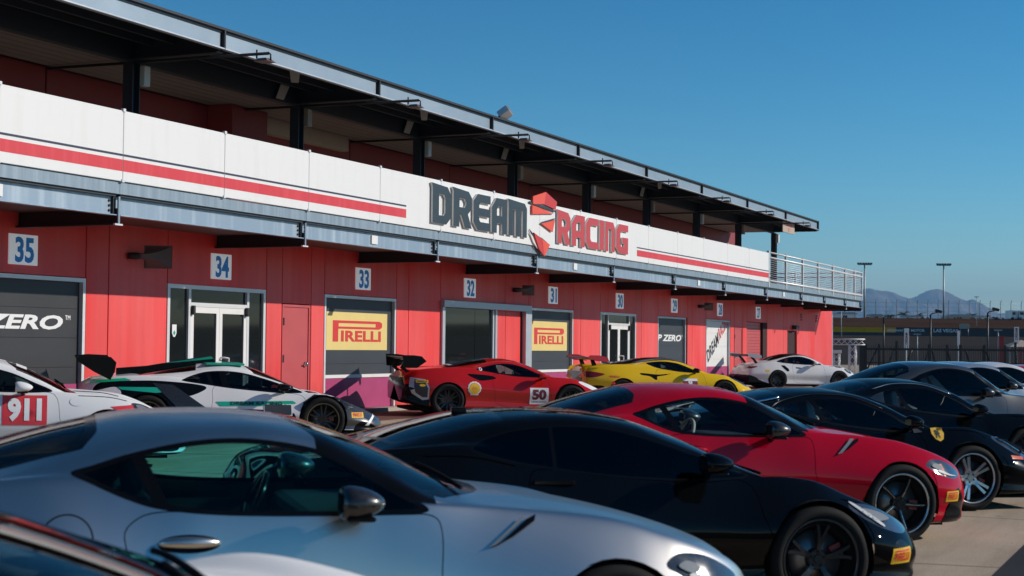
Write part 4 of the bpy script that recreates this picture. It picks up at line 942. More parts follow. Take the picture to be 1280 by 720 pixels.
SUPRA = mk(.925, 2.47, .985, .925, flare_f=.02, flare_r=.03, Wk=[(-.925, .92), (.1, .92), (.75, .885), (1.3, .858), (1.7, .858), (2.1, .89), (2.47, .925), (3.0, .915), (3.455, .875)],
    zt=[(-.925, .56), (-.85, .635), (-.7, .71), (-.45, .785), (0, .875), (.3, .925), (.55, .958), (.64, .985), (.9, 1.105), (1.2, 1.222), (1.42, 1.28), (1.75, 1.303), (2.05, 1.295), (2.4, 1.232), (2.75, 1.135), (3.05, 1.035), (3.22, 1.0), (3.36, 1.0), (3.42, .96), (3.455, .84)],
    zc=[(-.925, .50), (-.8, .585), (-.55, .69), (-.3, .765), (0, .835), (.3, .865), (.6, .885), (.8, .89), (1.1, .868), (1.6, .872), (1.95, .905), (2.2, .96), (2.5, .995), (2.8, .985), (3.1, .95), (3.35, .90), (3.455, .80)],
    yc=[(-.925, .80), (-.3, .78), (0, .765), (.5, .77), (1.0, .80), (1.8, .80), (2.2, .77), (2.6, .76), (3.1, .74), (3.455, .72)],
    zr=[(-.925, .535), (-.7, .69), (-.45, .76), (0, .848), (.3, .893), (.6, .925), (.78, .95), (1.0, 1.05), (1.32, 1.195), (1.6, 1.232), (1.85, 1.228), (2.1, 1.195), (2.4, 1.13), (2.75, 1.04), (3.05, .985), (3.3, .965), (3.455, .82)],
    yr=[(-.925, .5), (0, .52), (.45, .58), (.70, .665), (.85, .69), (1.1, .64), (1.35, .60), (1.7, .575), (2.1, .56), (2.5, .55), (2.9, .56), (3.455, .55)],
    dlo=[(.84, .905), (1.0, 1.0), (1.18, 1.10), (1.34, 1.165), (1.6, 1.202), (1.85, 1.192), (2.1, 1.142), (2.27, 1.09), (2.36, 1.06), (2.28, 1.02), (2.13, .955), (1.98, .913), (1.7, .888), (1.3, .882), (1.0, .885)],
    dividers=[((2.09, 1.13), (1.97, .90), .028)],
    cowl=[(0, .56), (.3, .60), (.5, .70), (.62, .80), (.75, .92)], header=[(0, 1.40), (.4, 1.36), (.56, 1.30), (.7, 1.25)],
    rear0=[(0, 2.30), (.4, 2.30), (.55, 2.36)], rear1=[(0, 3.08), (.4, 3.06), (.6, 2.95)], rear_t=6.15,
    headlight=[[(-.27, .655), (-.36, .70), (-.52, .685), (-.68, .62), (-.74, .565), (-.62, .535), (-.42, .575), (-.33, .62)]],
    taillight=[[(3.30, .76), (3.44, .80), (3.452, .72), (3.36, .70)]],
    intakes=[[(-.50, .20), (-.60, .42), (-.70, .44), (-.80, .22)], [(3.2, .25), (3.2, .38), (3.44, .45), (3.44, .30)]],
    lower_black=[(-.925, .17), (3.455, .20)],
    door=[(.80, .235), (.80, .6), (.79, .80), (.83, .878), (1.0, .884), (1.5, .884), (1.96, .905), (2.11, .86), (2.13, .77), (2.03, .55), (1.86, .36), (1.80, .235)],
    lines=[[(-.33, .60), (-.36, .50), (-.34, .36)], [(2.80, .62), (2.95, .72), (3.25, .78)]],
    black_pillar=(.80, 1.325), lamp_parts=[('reflector', [(-.34, .645), (-.40, .665), (-.47, .635), (-.43, .61)], 'lamp_grey'), ('light_strip', [(-.40, .60), (-.55, .562), (-.66, .556), (-.55, .575), (-.44, .612)], 'lamp_bright')],
    mirror=(1.20, .955), mirror_size=(.112, .072, .10), mirror_mat='carbon', wr=.335, arch=.352, seat_u=1.82, cabin_end=2.3, waist=.58, tuck=.06)
NSX = mk(1.0, 2.63, .88, .965,
    zt=[(-1.0, .46), (-.85, .53), (-.5, .63), (-.1, .725), (.12, .785), (.5, .955), (.8, 1.085), (1.1, 1.175), (1.4, 1.21), (1.65, 1.215), (2.0, 1.195), (2.4, 1.115), (2.8, 1.0), (3.05, .95), (3.3, .94), (3.45, .90), (3.51, .78)],
    zc=[(-1.0, .43), (-.7, .565), (-.3, .705), (0, .80), (.2, .815), (.5, .79), (.9, .79), (1.5, .84), (1.9, .91), (2.3, .975), (2.7, .965), (3.1, .92), (3.4, .85), (3.51, .72)],
    yc=[(-1.0, .8), (0, .78), (.5, .80), (1.2, .83), (1.9, .80), (2.5, .78), (3.51, .75)],
    zr=[(-1.0, .445), (-.5, .60), (0, .735), (.25, .815), (.5, .90), (.81, 1.01), (1.2, 1.13), (1.55, 1.172), (1.9, 1.155), (2.3, 1.085), (2.7, 1.0), (3.0, .945), (3.3, .92), (3.51, .75)],
    yr=[(-1.0, .5), (0, .60), (.25, .73), (.5, .72), (.81, .67), (1.2, .60), (1.6, .565), (2.0, .56), (2.6, .58), (3.51, .6)],
    dlo=[(.42, .845), (.8, .985), (1.2, 1.105), (1.5, 1.14), (1.85, 1.12), (2.1, 1.06), (2.2, 1.0), (2.05, .945), (1.75, .89), (1.2, .83), (.7, .815)],
    dividers=[((1.67, 1.14), (1.69, .87), .012)],
    cowl=[(0, .10), (.4, .18), (.6, .30), (.8, .5)], header=[(0, 1.10), (.4, 1.06), (.6, 1.0)], rear0=[(0, 1.95), (.6, 2.0)], rear1=[(0, 2.7), (.6, 2.6)],
    headlight=[[(-.26, .665), (-.45, .655), (-.70, .575), (-.82, .50), (-.72, .475), (-.5, .525), (-.33, .60)]],
    intakes=[[(-.55, .20), (-.60, .42), (-.74, .42), (-.9, .22)], [(1.8, .5), (2.05, .8), (2.15, .78), (2.05, .45)]], lower_black=[(-1, .19), (3.51, .22)],
    door=[(.40, .25), (.38, .6), (.45, .805), (.8, .80), (1.4, .845), (1.75, .885), (1.86, .82), (1.84, .55), (1.66, .25)],
    lamp_parts=[('reflector', [(-.34, .64), (-.52, .61), (-.62, .565), (-.48, .56), (-.38, .60)], 'lamp_grey'), ('light_strip', [(-.28, .665), (-.32, .662), (-.52, .545), (-.50, .535)], 'lamp_bright')],
    lines=[[(-.20, .70), (-.35, .67), (-.5, .63)], [(-.34, .60), (-.40, .48), (-.35, .34)], [(1.92, .90), (2.2, .955), (2.5, .96)], [(3.0, .62), (3.1, .75), (3.12, .88)], [(.40, .30), (1.0, .305), (1.66, .31)]],
    surround=.012, mirror=(.74, .93), wr=.335, arch=.362, seat_u=1.25, cabin_end=1.65)
F430 = mk(1.05, 2.60, .86, .955,
    zt=[(-1.05, .44), (-.9, .53), (-.5, .655), (-.1, .76), (.15, .805), (.31, .84), (.6, .985), (.85, 1.095), (1.1, 1.175), (1.4, 1.212), (1.7, 1.203), (2.0, 1.165), (2.4, 1.075), (2.8, .985), (3.1, .95), (3.38, .93), (3.46, .82)],
    zc=[(-1.05, .41), (-.7, .59), (-.37, .735), (0, .825), (.3, .815), (.62, .77), (1.0, .79), (1.34, .825), (1.6, .872), (1.85, .925), (2.1, .965), (2.5, .985), (2.9, .945), (3.2, .89), (3.46, .76)],
    yc=[(-1.05, .8), (0, .765), (.6, .80), (1.3, .82), (2.0, .79), (2.6, .77), (3.46, .74)],
    zr=[(-1.05, .425), (-.5, .62), (0, .755), (.35, .835), (.6, .93), (.85, 1.045), (1.2, 1.14), (1.5, 1.157), (1.8, 1.132), (2.1, 1.08), (2.4, 1.03), (2.8, .965), (3.2, .92), (3.46, .79)],
    yr=[(-1.05, .5), (0, .60), (.35, .70), (.6, .68), (.85, .635), (1.2, .58), (1.5, .56), (1.9, .55), (2.4, .55), (3.46, .6)],
    dlo=[(.52, .815), (.7, .905), (.85, .985), (1.15, 1.10), (1.4, 1.132), (1.65, 1.122), (1.9, 1.08), (2.05, 1.035), (2.11, 1.005), (2.03, .965), (1.85, .925), (1.6, .878), (1.34, .838), (.8, .79)],
    dividers=[((1.69, 1.14), (1.59, .87), .026)],
    cowl=[(0, .28), (.4, .34), (.6, .46), (.8, .62)], header=[(0, 1.02), (.4, .97), (.6, .9)], rear0=[(0, 1.95), (.6, 2.0)], rear1=[(0, 2.85), (.5, 2.7)],
    headlight=[[(-.30, .745), (-.45, .735), (-.70, .63), (-.88, .52), (-.80, .495), (-.6, .56), (-.4, .66)]],
    intakes=[[(-.42, .17), (-.48, .47), (-.62, .48), (-.74, .2)], [(1.85, .42), (2.02, .80), (2.12, .78), (2.16, .45)]],
    door=[(.56, .24), (.50, .5), (.53, .765), (.8, .785), (1.34, .832), (1.6, .872), (1.72, .80), (1.76, .6), (1.60, .24)],
    lamp_parts=[('reflector', [(-.36, .735), (-.45, .725), (-.72, .60), (-.80, .53), (-.72, .575), (-.50, .68)], 'lamp_grey')],
    lines=[[(-.36, .56), (-.40, .46), (-.36, .32)], [(2.98, .52), (3.1, .70), (3.12, .85)], [(-.22, .73), (-.1, .80), (.2, .815)]],
    mirror=(.70, .905), mirror_size=(.10, .062, .09), wr=.335, arch=.362, seat_u=1.30, cabin_end=1.7)
C488 = mk(1.06, 2.65, .92, .985,
    zt=[(-1.06, .42), (-.9, .52), (-.5, .65), (-.1, .77), (.15, .825), (.30, .87), (.6, 1.0), (.85, 1.10), (1.1, 1.18), (1.35, 1.213), (1.6, 1.208), (1.95, 1.165), (2.3, 1.095), (2.7, 1.02), (3.0, .98), (3.3, .96), (3.5, .93), (3.57, .8)],
    zc=[(-1.06, .40), (-.7, .58), (-.37, .72), (0, .81), (.3, .815), (.62, .80), (1.0, .82), (1.34, .855), (1.6, .89), (1.85, .93), (2.1, .965), (2.5, .985), (2.9, .965), (3.25, .93), (3.57, .78)],
    yc=[(-1.06, .8), (0, .79), (.6, .82), (1.3, .82), (2.0, .80), (2.6, .80), (3.57, .76)],
    zr=[(-1.06, .415), (-.5, .62), (0, .76), (.35, .85), (.6, .945), (.85, 1.05), (1.2, 1.135), (1.45, 1.15), (1.75, 1.12), (2.1, 1.065), (2.5, 1.01), (3.0, .965), (3.57, .79)],
    yr=[(-1.06, .5), (0, .60), (.35, .70), (.6, .68), (.85, .63), (1.2, .58), (1.5, .56), (1.9, .55), (2.4, .57), (3.57, .6)],
    dlo=[(.55, .84), (.8, .965), (1.05, 1.06), (1.3, 1.105), (1.55, 1.095), (1.8, 1.045), (2.03, .985), (1.9, .955), (1.6, .905), (1.2, .855), (.8, .835)],
    dividers=[((1.62, 1.10), (1.55, .88), .02)], quarter_glass='glass_black',
    cowl=[(0, .26), (.4, .32), (.6, .44), (.8, .60)], header=[(0, 1.0), (.4, .95), (.6, .88)], rear0=[(0, 1.75), (.6, 1.8)], rear1=[(0, 2.75), (.5, 2.6)],
    headlight=[[(-.20, .74), (-.30, .755), (-.62, .625), (-.72, .55), (-.62, .535), (-.4, .63)]], hl_mat='print_white',
    intakes=[[(1.62, .80), (1.75, .86), (2.2, .89), (2.22, .86), (2.02, .77), (1.9, .755)], [(3.1, .22), (3.05, .40), (3.3, .62), (3.55, .64), (3.55, .3)]],
    taillight=[[(3.38, .80), (3.46, .84), (3.54, .82), (3.52, .74)]], lower_black=[(-1.06, .2), (2.9, .20), (3.3, .44), (3.50, .56), (3.57, .58)], tail_dark=(.2, .80, .80),
    door=[(.50, .25), (.46, .5), (.52, .82), (.8, .832), (1.2, .85), (1.6, .895), (1.70, .80), (1.66, .55), (1.52, .25)],
    mirror=(.66, .87), mirror_size=(.12, .06, .09), wr=.345, arch=.372, seat_u=1.25, cabin_end=1.6, tw=.28, twr=.32)
HURA = mk(1.0, 2.62, .93, .985,
    zt=[(-1.0, .34), (-.8, .44), (-.4, .57), (0, .68), (.18, .74), (.5, .89), (.8, 1.02), (1.1, 1.125), (1.35, 1.16), (1.6, 1.163), (2.0, 1.12), (2.4, 1.05), (2.8, .985), (3.1, .95), (3.4, .93), (3.55, .84)],
    zc=[(-1.0, .32), (-.7, .47), (-.4, .59), (-.1, .70), (.1, .72), (.4, .70), (.8, .725), (1.2, .77), (1.6, .82), (2.0, .88), (2.4, .93), (2.8, .935), (3.2, .91), (3.55, .80)],
    yc=[(-1.0, .84), (0, .80), (.5, .82), (1.2, .84), (2.0, .82), (2.6, .82), (3.55, .80)],
    zr=[(-1.0, .33), (-.4, .54), (0, .665), (.3, .775), (.6, .885), (.9, .98), (1.2, 1.065), (1.45, 1.095), (1.75, 1.07), (2.1, 1.02), (2.5, .985), (3.0, .945), (3.55, .82)],
    yr=[(-1.0, .5), (0, .64), (.3, .74), (.6, .70), (.9, .64), (1.2, .59), (1.5, .57), (1.9, .57), (2.4, .60), (3.55, .65)],
    dlo=[(.30, .755), (.6, .86), (.9, .955), (1.2, 1.03), (1.5, 1.055), (1.8, 1.03), (2.08, .935), (2.10, .90), (1.8, .855), (1.4, .80), (.9, .755), (.5, .735)],
    dividers=[((1.52, 1.06), (1.46, .80), .05), ((1.74, 1.06), (1.66, .80), .03), ((1.92, 1.06), (1.82, .80), .02)], quarter_glass='glass_black',
    cowl=[(0, .16), (.4, .20), (.6, .30), (.8, .42)], header=[(0, 1.12), (.4, 1.08), (.6, 1.0)], rear0=[(0, 1.9), (.6, 1.95)], rear1=[(0, 2.8), (.5, 2.7)],
    headlight=[[(-.30, .565), (-.50, .51), (-.78, .40), (-.88, .33), (-.72, .34), (-.55, .43)]],
    intakes=[[(-.5, .15), (-.55, .30), (-.72, .31), (-.9, .16)], [(1.75, .80), (1.95, .86), (2.5, .90), (2.95, .89), (3.3, .86), (3.4, .74), (3.1, .80), (3.0, .72), (2.98, .45), (2.25, .40), (2.2, .70), (2.0, .68)]],
    lower_black=[(-1.0, .18), (.35, .22), (.45, .44), (1.5, .50), (2.3, .42), (2.9, .30), (3.1, .55), (3.55, .74)],
    door=[(.30, .30), (.26, .5), (.32, .70), (.8, .745), (1.3, .79), (1.62, .83), (1.66, .65), (1.55, .30)],
    mirror=(.62, .83), mirror_mat='black_trim', mirror_size=(.13, .055, .10), wr=.345, arch=.37, seat_u=1.2, cabin_end=1.6, tw=.28, twr=.32, waist=.5)
C8 = mk(1.0, 2.72, .93, 1.0,
    zt=[(-1.0, .45), (-.85, .54), (-.5, .64), (-.1, .75), (.2, .82), (.30, .86), (.6, 1.0), (.9, 1.125), (1.15, 1.205), (1.4, 1.235), (1.7, 1.228), (2.0, 1.195), (2.4, 1.125), (2.8, 1.07), (3.2, 1.04), (3.5, 1.02), (3.6, .98), (3.65, .85)],
    zc=[(-1.0, .43), (-.7, .57), (-.35, .72), (0, .815), (.3, .83), (.62, .83), (1.0, .855), (1.4, .895), (1.7, .94), (2.0, .985), (2.4, 1.005), (2.9, 1.01), (3.3, .99), (3.55, .95), (3.65, .82)],
    yc=[(-1.0, .8), (0, .79), (.6, .83), (1.3, .84), (2.0, .82), (2.6, .83), (3.65, .82)],
    zr=[(-1.0, .44), (-.5, .61), (0, .745), (.35, .86), (.6, .955), (.9, 1.07), (1.2, 1.15), (1.45, 1.17), (1.75, 1.15), (2.1, 1.10), (2.5, 1.055), (3.0, 1.03), (3.65, .83)],
    yr=[(-1.0, .5), (0, .60), (.35, .71), (.6, .69), (.9, .64), (1.2, .60), (1.5, .58), (1.9, .57), (2.4, .60), (3.65, .7)],
    dlo=[(.62, .875), (.9, 1.0), (1.15, 1.09), (1.4, 1.13), (1.65, 1.135), (1.9, 1.11), (2.0, 1.08), (1.85, 1.0), (1.6, .945), (1.2, .895), (.8, .87)],
    dividers=[((1.62, 1.14), (1.70, .92), .02)], quarter_glass='glass_black',
    cowl=[(0, .26), (.4, .32), (.6, .46), (.8, .62)], header=[(0, 1.05), (.4, 1.0), (.6, .92)], rear0=[(0, 1.55), (.6, 1.75)], rear1=[(0, 3.1), (.5, 2.9)], rear_glass='glass_black',
    headlight=[[(-.22, .76), (-.34, .76), (-.68, .62), (-.8, .54), (-.66, .55), (-.42, .66)]], hl_mat='lens_dark',
    intakes=[[(1.38, .845), (1.55, .83), (1.8, .815), (2.22, .845), (2.24, .80), (2.0, .765), (1.86, .68), (1.80, .70), (1.80, .76), (1.55, .80)], [(3.24, .42), (3.24, .52), (3.6, .50), (3.6, .38)], [(-.45, .2), (-.5, .4), (-.66, .4), (-.8, .2)]],
    taillight=[[(3.18, .80), (3.35, .84), (3.62, .86), (3.63, .72), (3.4, .73)]], lower_black=[(-1, .2), (3.2, .22), (3.5, .40), (3.65, .46)], tail_dark=(.2, .86, .62),
    door=[(.52, .25), (.48, .5), (.55, .855), (.8, .865), (1.2, .89), (1.66, .945), (1.82, .86), (1.76, .6), (1.6, .25)],
    mirror=(.78, .935), mirror_mat='black_trim', mirror_size=(.10, .055, .09), wr=.345, arch=.372, seat_u=1.3, cabin_end=1.7, tw=.28, twr=.33)
P911 = mk(.97, 2.457, 1.14, .94,
    zt=[(-.97, .45), (-.85, .55), (-.6, .635), (-.3, .70), (0, .765), (.25, .83), (.36, .875), (.7, 1.06), (1.0, 1.195), (1.25, 1.265), (1.5, 1.292), (1.8, 1.275), (2.2, 1.19), (2.6, 1.06), (2.95, .965), (3.2, .915), (3.42, .88), (3.55, .78), (3.597, .66)],
    zc=[(-.97, .42), (-.75, .58), (-.45, .745), (-.2, .825), (0, .85), (.3, .865), (.65, .87), (1.2, .875), (1.7, .90), (2.1, .94), (2.5, .945), (2.9, .91), (3.2, .85), (3.45, .76), (3.597, .62)],
    yc=[(-.97, .74), (-.4, .70), (0, .72), (.5, .76), (1.2, .80), (1.9, .80), (2.5, .78), (3.597, .72)],
    zr=[(-.97, .435), (-.6, .60), (-.3, .68), (0, .74), (.35, .83), (.55, .92), (.8, 1.045), (1.1, 1.165), (1.4, 1.225), (1.7, 1.215), (2.0, 1.16), (2.4, 1.06), (2.8, .975), (3.2, .895), (3.597, .64)],
    yr=[(-.97, .42), (0, .47), (.35, .60), (.6, .655), (.9, .62), (1.2, .585), (1.5, .565), (1.9, .55), (2.4, .54), (3.597, .5)],
    dlo=[(.64, .91), (.85, 1.01), (1.1, 1.115), (1.35, 1.175), (1.6, 1.19), (1.85, 1.165), (2.1, 1.105), (2.35, 1.025), (2.42, .99), (2.25, .955), (1.9, .925), (1.4, .90), (.9, .895)],
    dividers=[((1.76, 1.19), (1.66, .90), .02)],
    cowl=[(0, .32), (.4, .38), (.6, .52), (.75, .66)], header=[(0, 1.15), (.4, 1.1), (.58, 1.02)], rear0=[(0, 1.95), (.5, 2.0)], rear1=[(0, 2.72), (.5, 2.6)],
    headlight=[[(-.26, .77), (-.38, .765), (-.52, .70), (-.58, .62), (-.48, .60), (-.34, .66)]],
    intakes=[[(-.62, .22), (-.62, .36), (-.76, .36), (-.85, .22)]], lower_black=[(-.97, .19), (2.7, .20), (3.2, .34), (3.597, .50)],
    taillight=[[(3.18, .80), (3.3, .815), (3.55, .775), (3.58, .73), (3.4, .735)]],
    door=[(.58, .25), (.56, .6), (.62, .87), (.9, .89), (1.4, .897), (1.74, .912), (1.86, .80), (1.82, .55), (1.68, .25)],
    lamp_parts=[('reflector', [(-.32, .75), (-.40, .74), (-.47, .69), (-.44, .65), (-.36, .69)], 'lamp_grey')],
    lines=[[(-.30, .62), (-.36, .5), (-.34, .32)], [(-.22, .80), (0, .845), (.35, .86)], [(2.85, .52), (2.95, .70), (3.1, .80)]],
    mirror=(1.0, .96), wr=.34, arch=.365, seat_u=1.4, cabin_end=1.8, tw=.26, twr=.32, waist=.56)
def shorten_nose(sp, k):
    g = lambda p: [(u * k if u < 0 else u, z) for u, z in p]
    sp['curves'] = {n: g(v) for n, v in sp['curves'].items()}; sp['fo'] *= k
    for n in ('headlight', 'intakes', 'lines'): sp[n] = [g(p) for p in sp.get(n, [])]
    sp['lamp_parts'] = [(n, g(p), m) for n, p, m in sp['lamp_parts']]
shorten_nose(SUPRA, .90); shorten_nose(NSX, .89)
def scaled(sp, kz=1., ku=1., **over):
    """the same kind of body a little taller or longer"""
    d = dict(sp); c = {k: [(u * ku, v * (kz if k in ('zt', 'zr') and u > .5 else 1)) for u, v in w] for k, w in sp['curves'].items()}
    if kz != 1:                                        # only the cabin grows
        for k in ('zt', 'zr'): c[k] = [(u * ku, v + (kz - 1) * 1.2 * max(0, min(1, (v - .93) / .25))) for u, v in sp['curves'][k]]
    d['curves'] = c
    f = lambda p: [(u * ku, z + (kz - 1) * 1.2 * max(0, min(1, (z - .93) / .25))) for u, z in p]
    d['dlo'] = f(sp['dlo']); d['dividers'] = [((a[0] * ku, f([a])[0][1]), (b[0] * ku, b[1]), w) for a, b, w in sp['dividers']]
    for k in ('headlight', 'taillight', 'intakes'): d[k] = [[(u * ku, z) for u, z in p] for p in sp.get(k, [])]
    d['lines'] = [[(u * ku, z) for u, z in p] for p in sp.get('lines', [])]
    d['door'] = [(u * ku, z) for u, z in sp['door']]
    for k in ('cowl', 'header', 'rear0', 'rear1'): d[k] = [(y, u * ku) for y, u in sp[k]]
    if 'lower_black' in sp: d['lower_black'] = [(u * ku, z) for u, z in sp['lower_black']]
    for k in ('fo', 'wb', 'ro', 'seat_u', 'cabin_end'): d[k] = sp[k] * ku
    d['mirror'] = (sp['mirror'][0] * ku, sp['mirror'][1]); d.update(over); return d
HEAD = -50
def wing(car, u_end, z0, chord, span, mat_end, posts, mat='black_trim', endplate=None, bow=0., post_mat='black_trim'):
    """rear wing: aerofoil, two end plates and its posts, as parts of the car"""
    w = MB(); n = 14
    for k in range(n):
        y0, y1 = -span + 2 * span * k / n, -span + 2 * span * (k + 1) / n; vs = []
        for y in (y0, y1):
            zz = z0 + bow * (1 - (y / span) ** 2)
            for a, b in ((0, 0), (.3, -.035), (.7, -.02), (1, .05), (.7, .005), (.3, .01)): vs.append((-(u_end - chord + a * chord), y, zz + b))
        w.add(vs, [(i, (i + 1) % 6, (i + 1) % 6 + 6, i + 6) for i in range(6)], mat, True)
    o = w.build('rear_wing', car.root)
    for sd in (-1, 1):
        e = MB(); e.prism([(-u, z) for u, z in endplate], sd * span - .008, sd * span + .008, mat_end); e.build('end_plate', o)
        p = MB()
        pts = [Vector((-u, sd * y, z)) for u, y, z in posts]
        for a, b in zip(pts[:-1], pts[1:]):
            for q in (0,):
                d = (b - a); p.add([a + Vector((x, y, 0)) for x, y in ((-.06, -.012), (.06, -.012), (.06, .012), (-.06, .012))] + [b + Vector((x, y, 0)) for x, y in ((-.05, -.012), (.05, -.012), (.05, .012), (-.05, .012))],
                    [(0, 1, 2, 3), (4, 5, 6, 7), (0, 1, 5, 4), (1, 2, 6, 5), (2, 3, 7, 6), (3, 0, 4, 7)], post_mat)
        p.build('wing_post', o)
    return o
def wipers(car, u, y0, y1):
    mb = MB()
    for a, b in ((y0, y0 + .5), (y1, y1 + .5)):
        pts = [car.hit_top(u - .03 + .10 * t, a + (b - a) * t, .022) for t in np.linspace(0, 1, 6)]; mb.tube(pts, .011, 'black_matt', 6)
    mb.build('wiper', car.root)
def handle(car, u0, u1, z, mat, kind='bar'):
    a, b = car.hit(u0, z, -1, .0), car.hit(u1, z, -1, .0); mb = MB()
    if kind == 'bowl':
        n = 14; p = [car.hit(u0 + (u1 - u0) * t, z, -1, .004 + .026 * math.sin(math.pi * t) ** .6) for t in np.linspace(0, 1, n)]
        mb.tube(p, [.008 + .016 * math.sin(math.pi * t) ** .5 for t in np.linspace(0, 1, n)], mat, 10)
        q = MB(); c = [(u0 + (u1 - u0) / 2 + (u1 - u0) * .52 * math.cos(t), z - .002 + .038 * math.sin(t)) for t in np.linspace(0, 2 * math.pi, 24, endpoint=False)]
        car.patch('handle_recess', c, 'black_trim', off=.002, n=5, parent=car.door_obj)
    else: mb.bevel_box(min(a.x, b.x), max(a.x, b.x), min(a.y, b.y) - .012, max(a.y, b.y) + .01, z - .014, z + .014, mat, .008)
    mb.build('handle', car.door_obj or car.root)
def blade(car, quad, mat, edge=None):
    """slim fender blade standing proud"""
    o = car.patch('fender_vent', quad, mat, off=.010, n=5)
    if edge: car.patch('bright_edge', edge, 'lamp_grey', off=.016, n=4, parent=o)

# ---- front row, nearest first
CORNER = scaled(P911, header=[(0, 1.62), (.4, 1.55), (.58, 1.42)], rear0=[(0, 2.1), (.5, 2.15)], lines=[])
lift = lambda keys, a, ua, ub: [(u, z + a * max(0, min(1, (ub - u) / (ub - ua))) * max(0, min(1, (u + .32) / .45))) for u, z in keys]
for k_, a_, ua_, ub_ in (('zc', .125, .4, .8), ('zr', .10, .4, .9), ('zt', .09, .4, .9)): CORNER['curves'][k_] = lift(CORNER['curves'][k_], a_, ua_, ub_)
c0 = Car(CORNER, 'parked_car', 'white coupe in the near left corner, only its windscreen and bonnet showing', 'car', (3.70, 1.98), HEAD, 'p_white', near=False, wheel='stock_dark', glass_='glass_tint', res=1.2)
wipers(c0, .52, -.45, .0)
c1 = Car(SUPRA, 'parked_car', 'satin silver coupe in the foreground with dark window surround and carbon mirror', 'car', (6.74, 2.48), HEAD, 'p_silver', wheel='stock_edge', glass_='glass_clear', res=1.7)
handle(c1, 2.0, 1.75, .778, 'p_silver', 'bowl'); wipers(c1, .66, -.5, .05)
blade(c1, [(.575, .745), (.545, .75), (.40, .855), (.35, .875), (.36, .85), (.47, .785)], 'black_trim', [(.585, .742), (.55, .752), (.41, .86), (.425, .862)])
c1.patch('fuel_flap_gap', [(2.37 + .108 * math.cos(t), .80 + .103 * math.sin(t)) for t in np.linspace(0, 2 * math.pi, 40, endpoint=False)], 'black_matt', off=.003, n=8)
fd = [(2.37 + .100 * math.cos(t), .80 + .095 * math.sin(t)) for t in np.linspace(0, 2 * math.pi, 40, endpoint=False)]
c1.patch('fuel_flap', fd, 'p_silver', off=.006, n=8)
c2 = Car(NSX, 'parked_car', 'glossy black coupe with black windows and dark Y spoke wheels beside the silver coupe', 'car', (9.86, 2.29), HEAD, 'p_black', wheel='stock_y', glass_='glass_black', res=1.5)
handle(c2, 1.84, 1.58, .81, 'black_trim'); c2.tyre_sticker(-.51, -.69, .295, .395); wipers(c2, .22, -.45, .1)
mb = MB(); a = c2.hit_top(2.08, 0, 0); mb.bevel_box(a.x - .06, a.x + .04, -.02, .02, a.z - .01, a.z + .028, 'black_trim', .010); mb.build('roof_antenna', c2.root)
c3 = Car(SUPRA, 'parked_car', 'deep red coupe with black spoked wheels and carbon mirrors', 'car', (13.75, 2.50), HEAD, 'p_red', wheel='stock_edge', glass_='glass_mid', res=1.4, seat='seat_grey')
handle(c3, 2.0, 1.75, .778, 'p_red', 'bowl'); wipers(c3, .66, -.5, .05); c3.tyre_sticker(-.44, -.60, .345, .435)
blade(c3, [(.575, .745), (.545, .75), (.40, .855), (.35, .875), (.36, .85), (.47, .785)], 'black_trim', [(.585, .742), (.54, .752), (.40, .865), (.435, .868)])
for sd in (-1, 1): c3.patch('bumper_intake', [(-.405, .17), (-.50, .325), (-.60, .30), (-.70, .20), (-.66, .165)], 'black_trim', sd, .006, 6)
c3.patch('side_marker', [(-.40, .66), (-.43, .66), (-.45, .56), (-.43, .56)], 'amber', off=.004, n=4)
c4 = Car(F430, 'parked_car', 'black coupe with yellow prancing horse shield and silver double spoke wheels', 'car', (16.89, 2.36), HEAD, 'p_black_blue', wheel='stock_silver', glass_='glass_mid', res=1.4, seat='seat_grey')
handle(c4, 1.70, 1.52, .74, 'p_black_blue'); wipers(c4, .42, -.45, .1)
sh = [(.40, .83), (.28, .84), (.265, .78), (.29, .725), (.335, .70), (.38, .725), (.405, .775)]
b4 = c4.patch('shield_badge', sh, 'yellow_print', off=.006, n=6)
c4.patch('emblem', [(.372, .80), (.355, .815), (.34, .80), (.318, .815), (.322, .79), (.31, .775), (.325, .77), (.318, .735), (.33, .737), (.338, .765), (.352, .755), (.358, .73), (.368, .735), (.36, .765), (.372, .77), (.362, .785)], 'print_black', off=.009, n=3, parent=b4)
c4.patch('side_marker', [(-.47, .565), (-.66, .545), (-.66, .515), (-.47, .53)], 'amber', off=.004, n=4); c4.tyre_sticker(-.70, -.88, .42, .51)
mb = MB(); mb.tube([c4.hit_top(1.98 + .36 * t, -.53 - .01 * t, .012) for t in np.linspace(0, 1, 8)], .014, 'chrome', 6); mb.build('engine_cover_trim', c4.root)
mb = MB(); mb.tube([c4.hit(u, z, -1, .004) for u, z in smooth_poly([(.9, 1.02), (1.2, 1.13), (1.45, 1.155), (1.7, 1.145), (1.95, 1.095), (2.10, 1.04), (2.135, 1.005), (2.05, .95), (1.85, .905)], 5, False)], .006, 'rim_grey', 6); mb.build('window_moulding', c4.root)
c4.patch('mirror_foot', [(.60, .78), (.50, .79), (.62, .87)], 'rim_grey', off=.008, n=3)
mb = MB(); mb.bevel_box(.30, 1.03, -.80, .80, .12, .15, 'black_trim', .01); mb.build('front_splitter', c4.root)
c5 = Car(scaled(F430, 1.03, 1.02), 'parked_car', 'black coupe with pale seats, behind the black car with the yellow shield', 'car', (21.8, 2.86), HEAD, 'p_black', near=False, wheel='stock_black', glass_='glass_mid', res=1.1, seat='seat_grey')
handle(c5, 1.74, 1.56, .74, 'p_black')
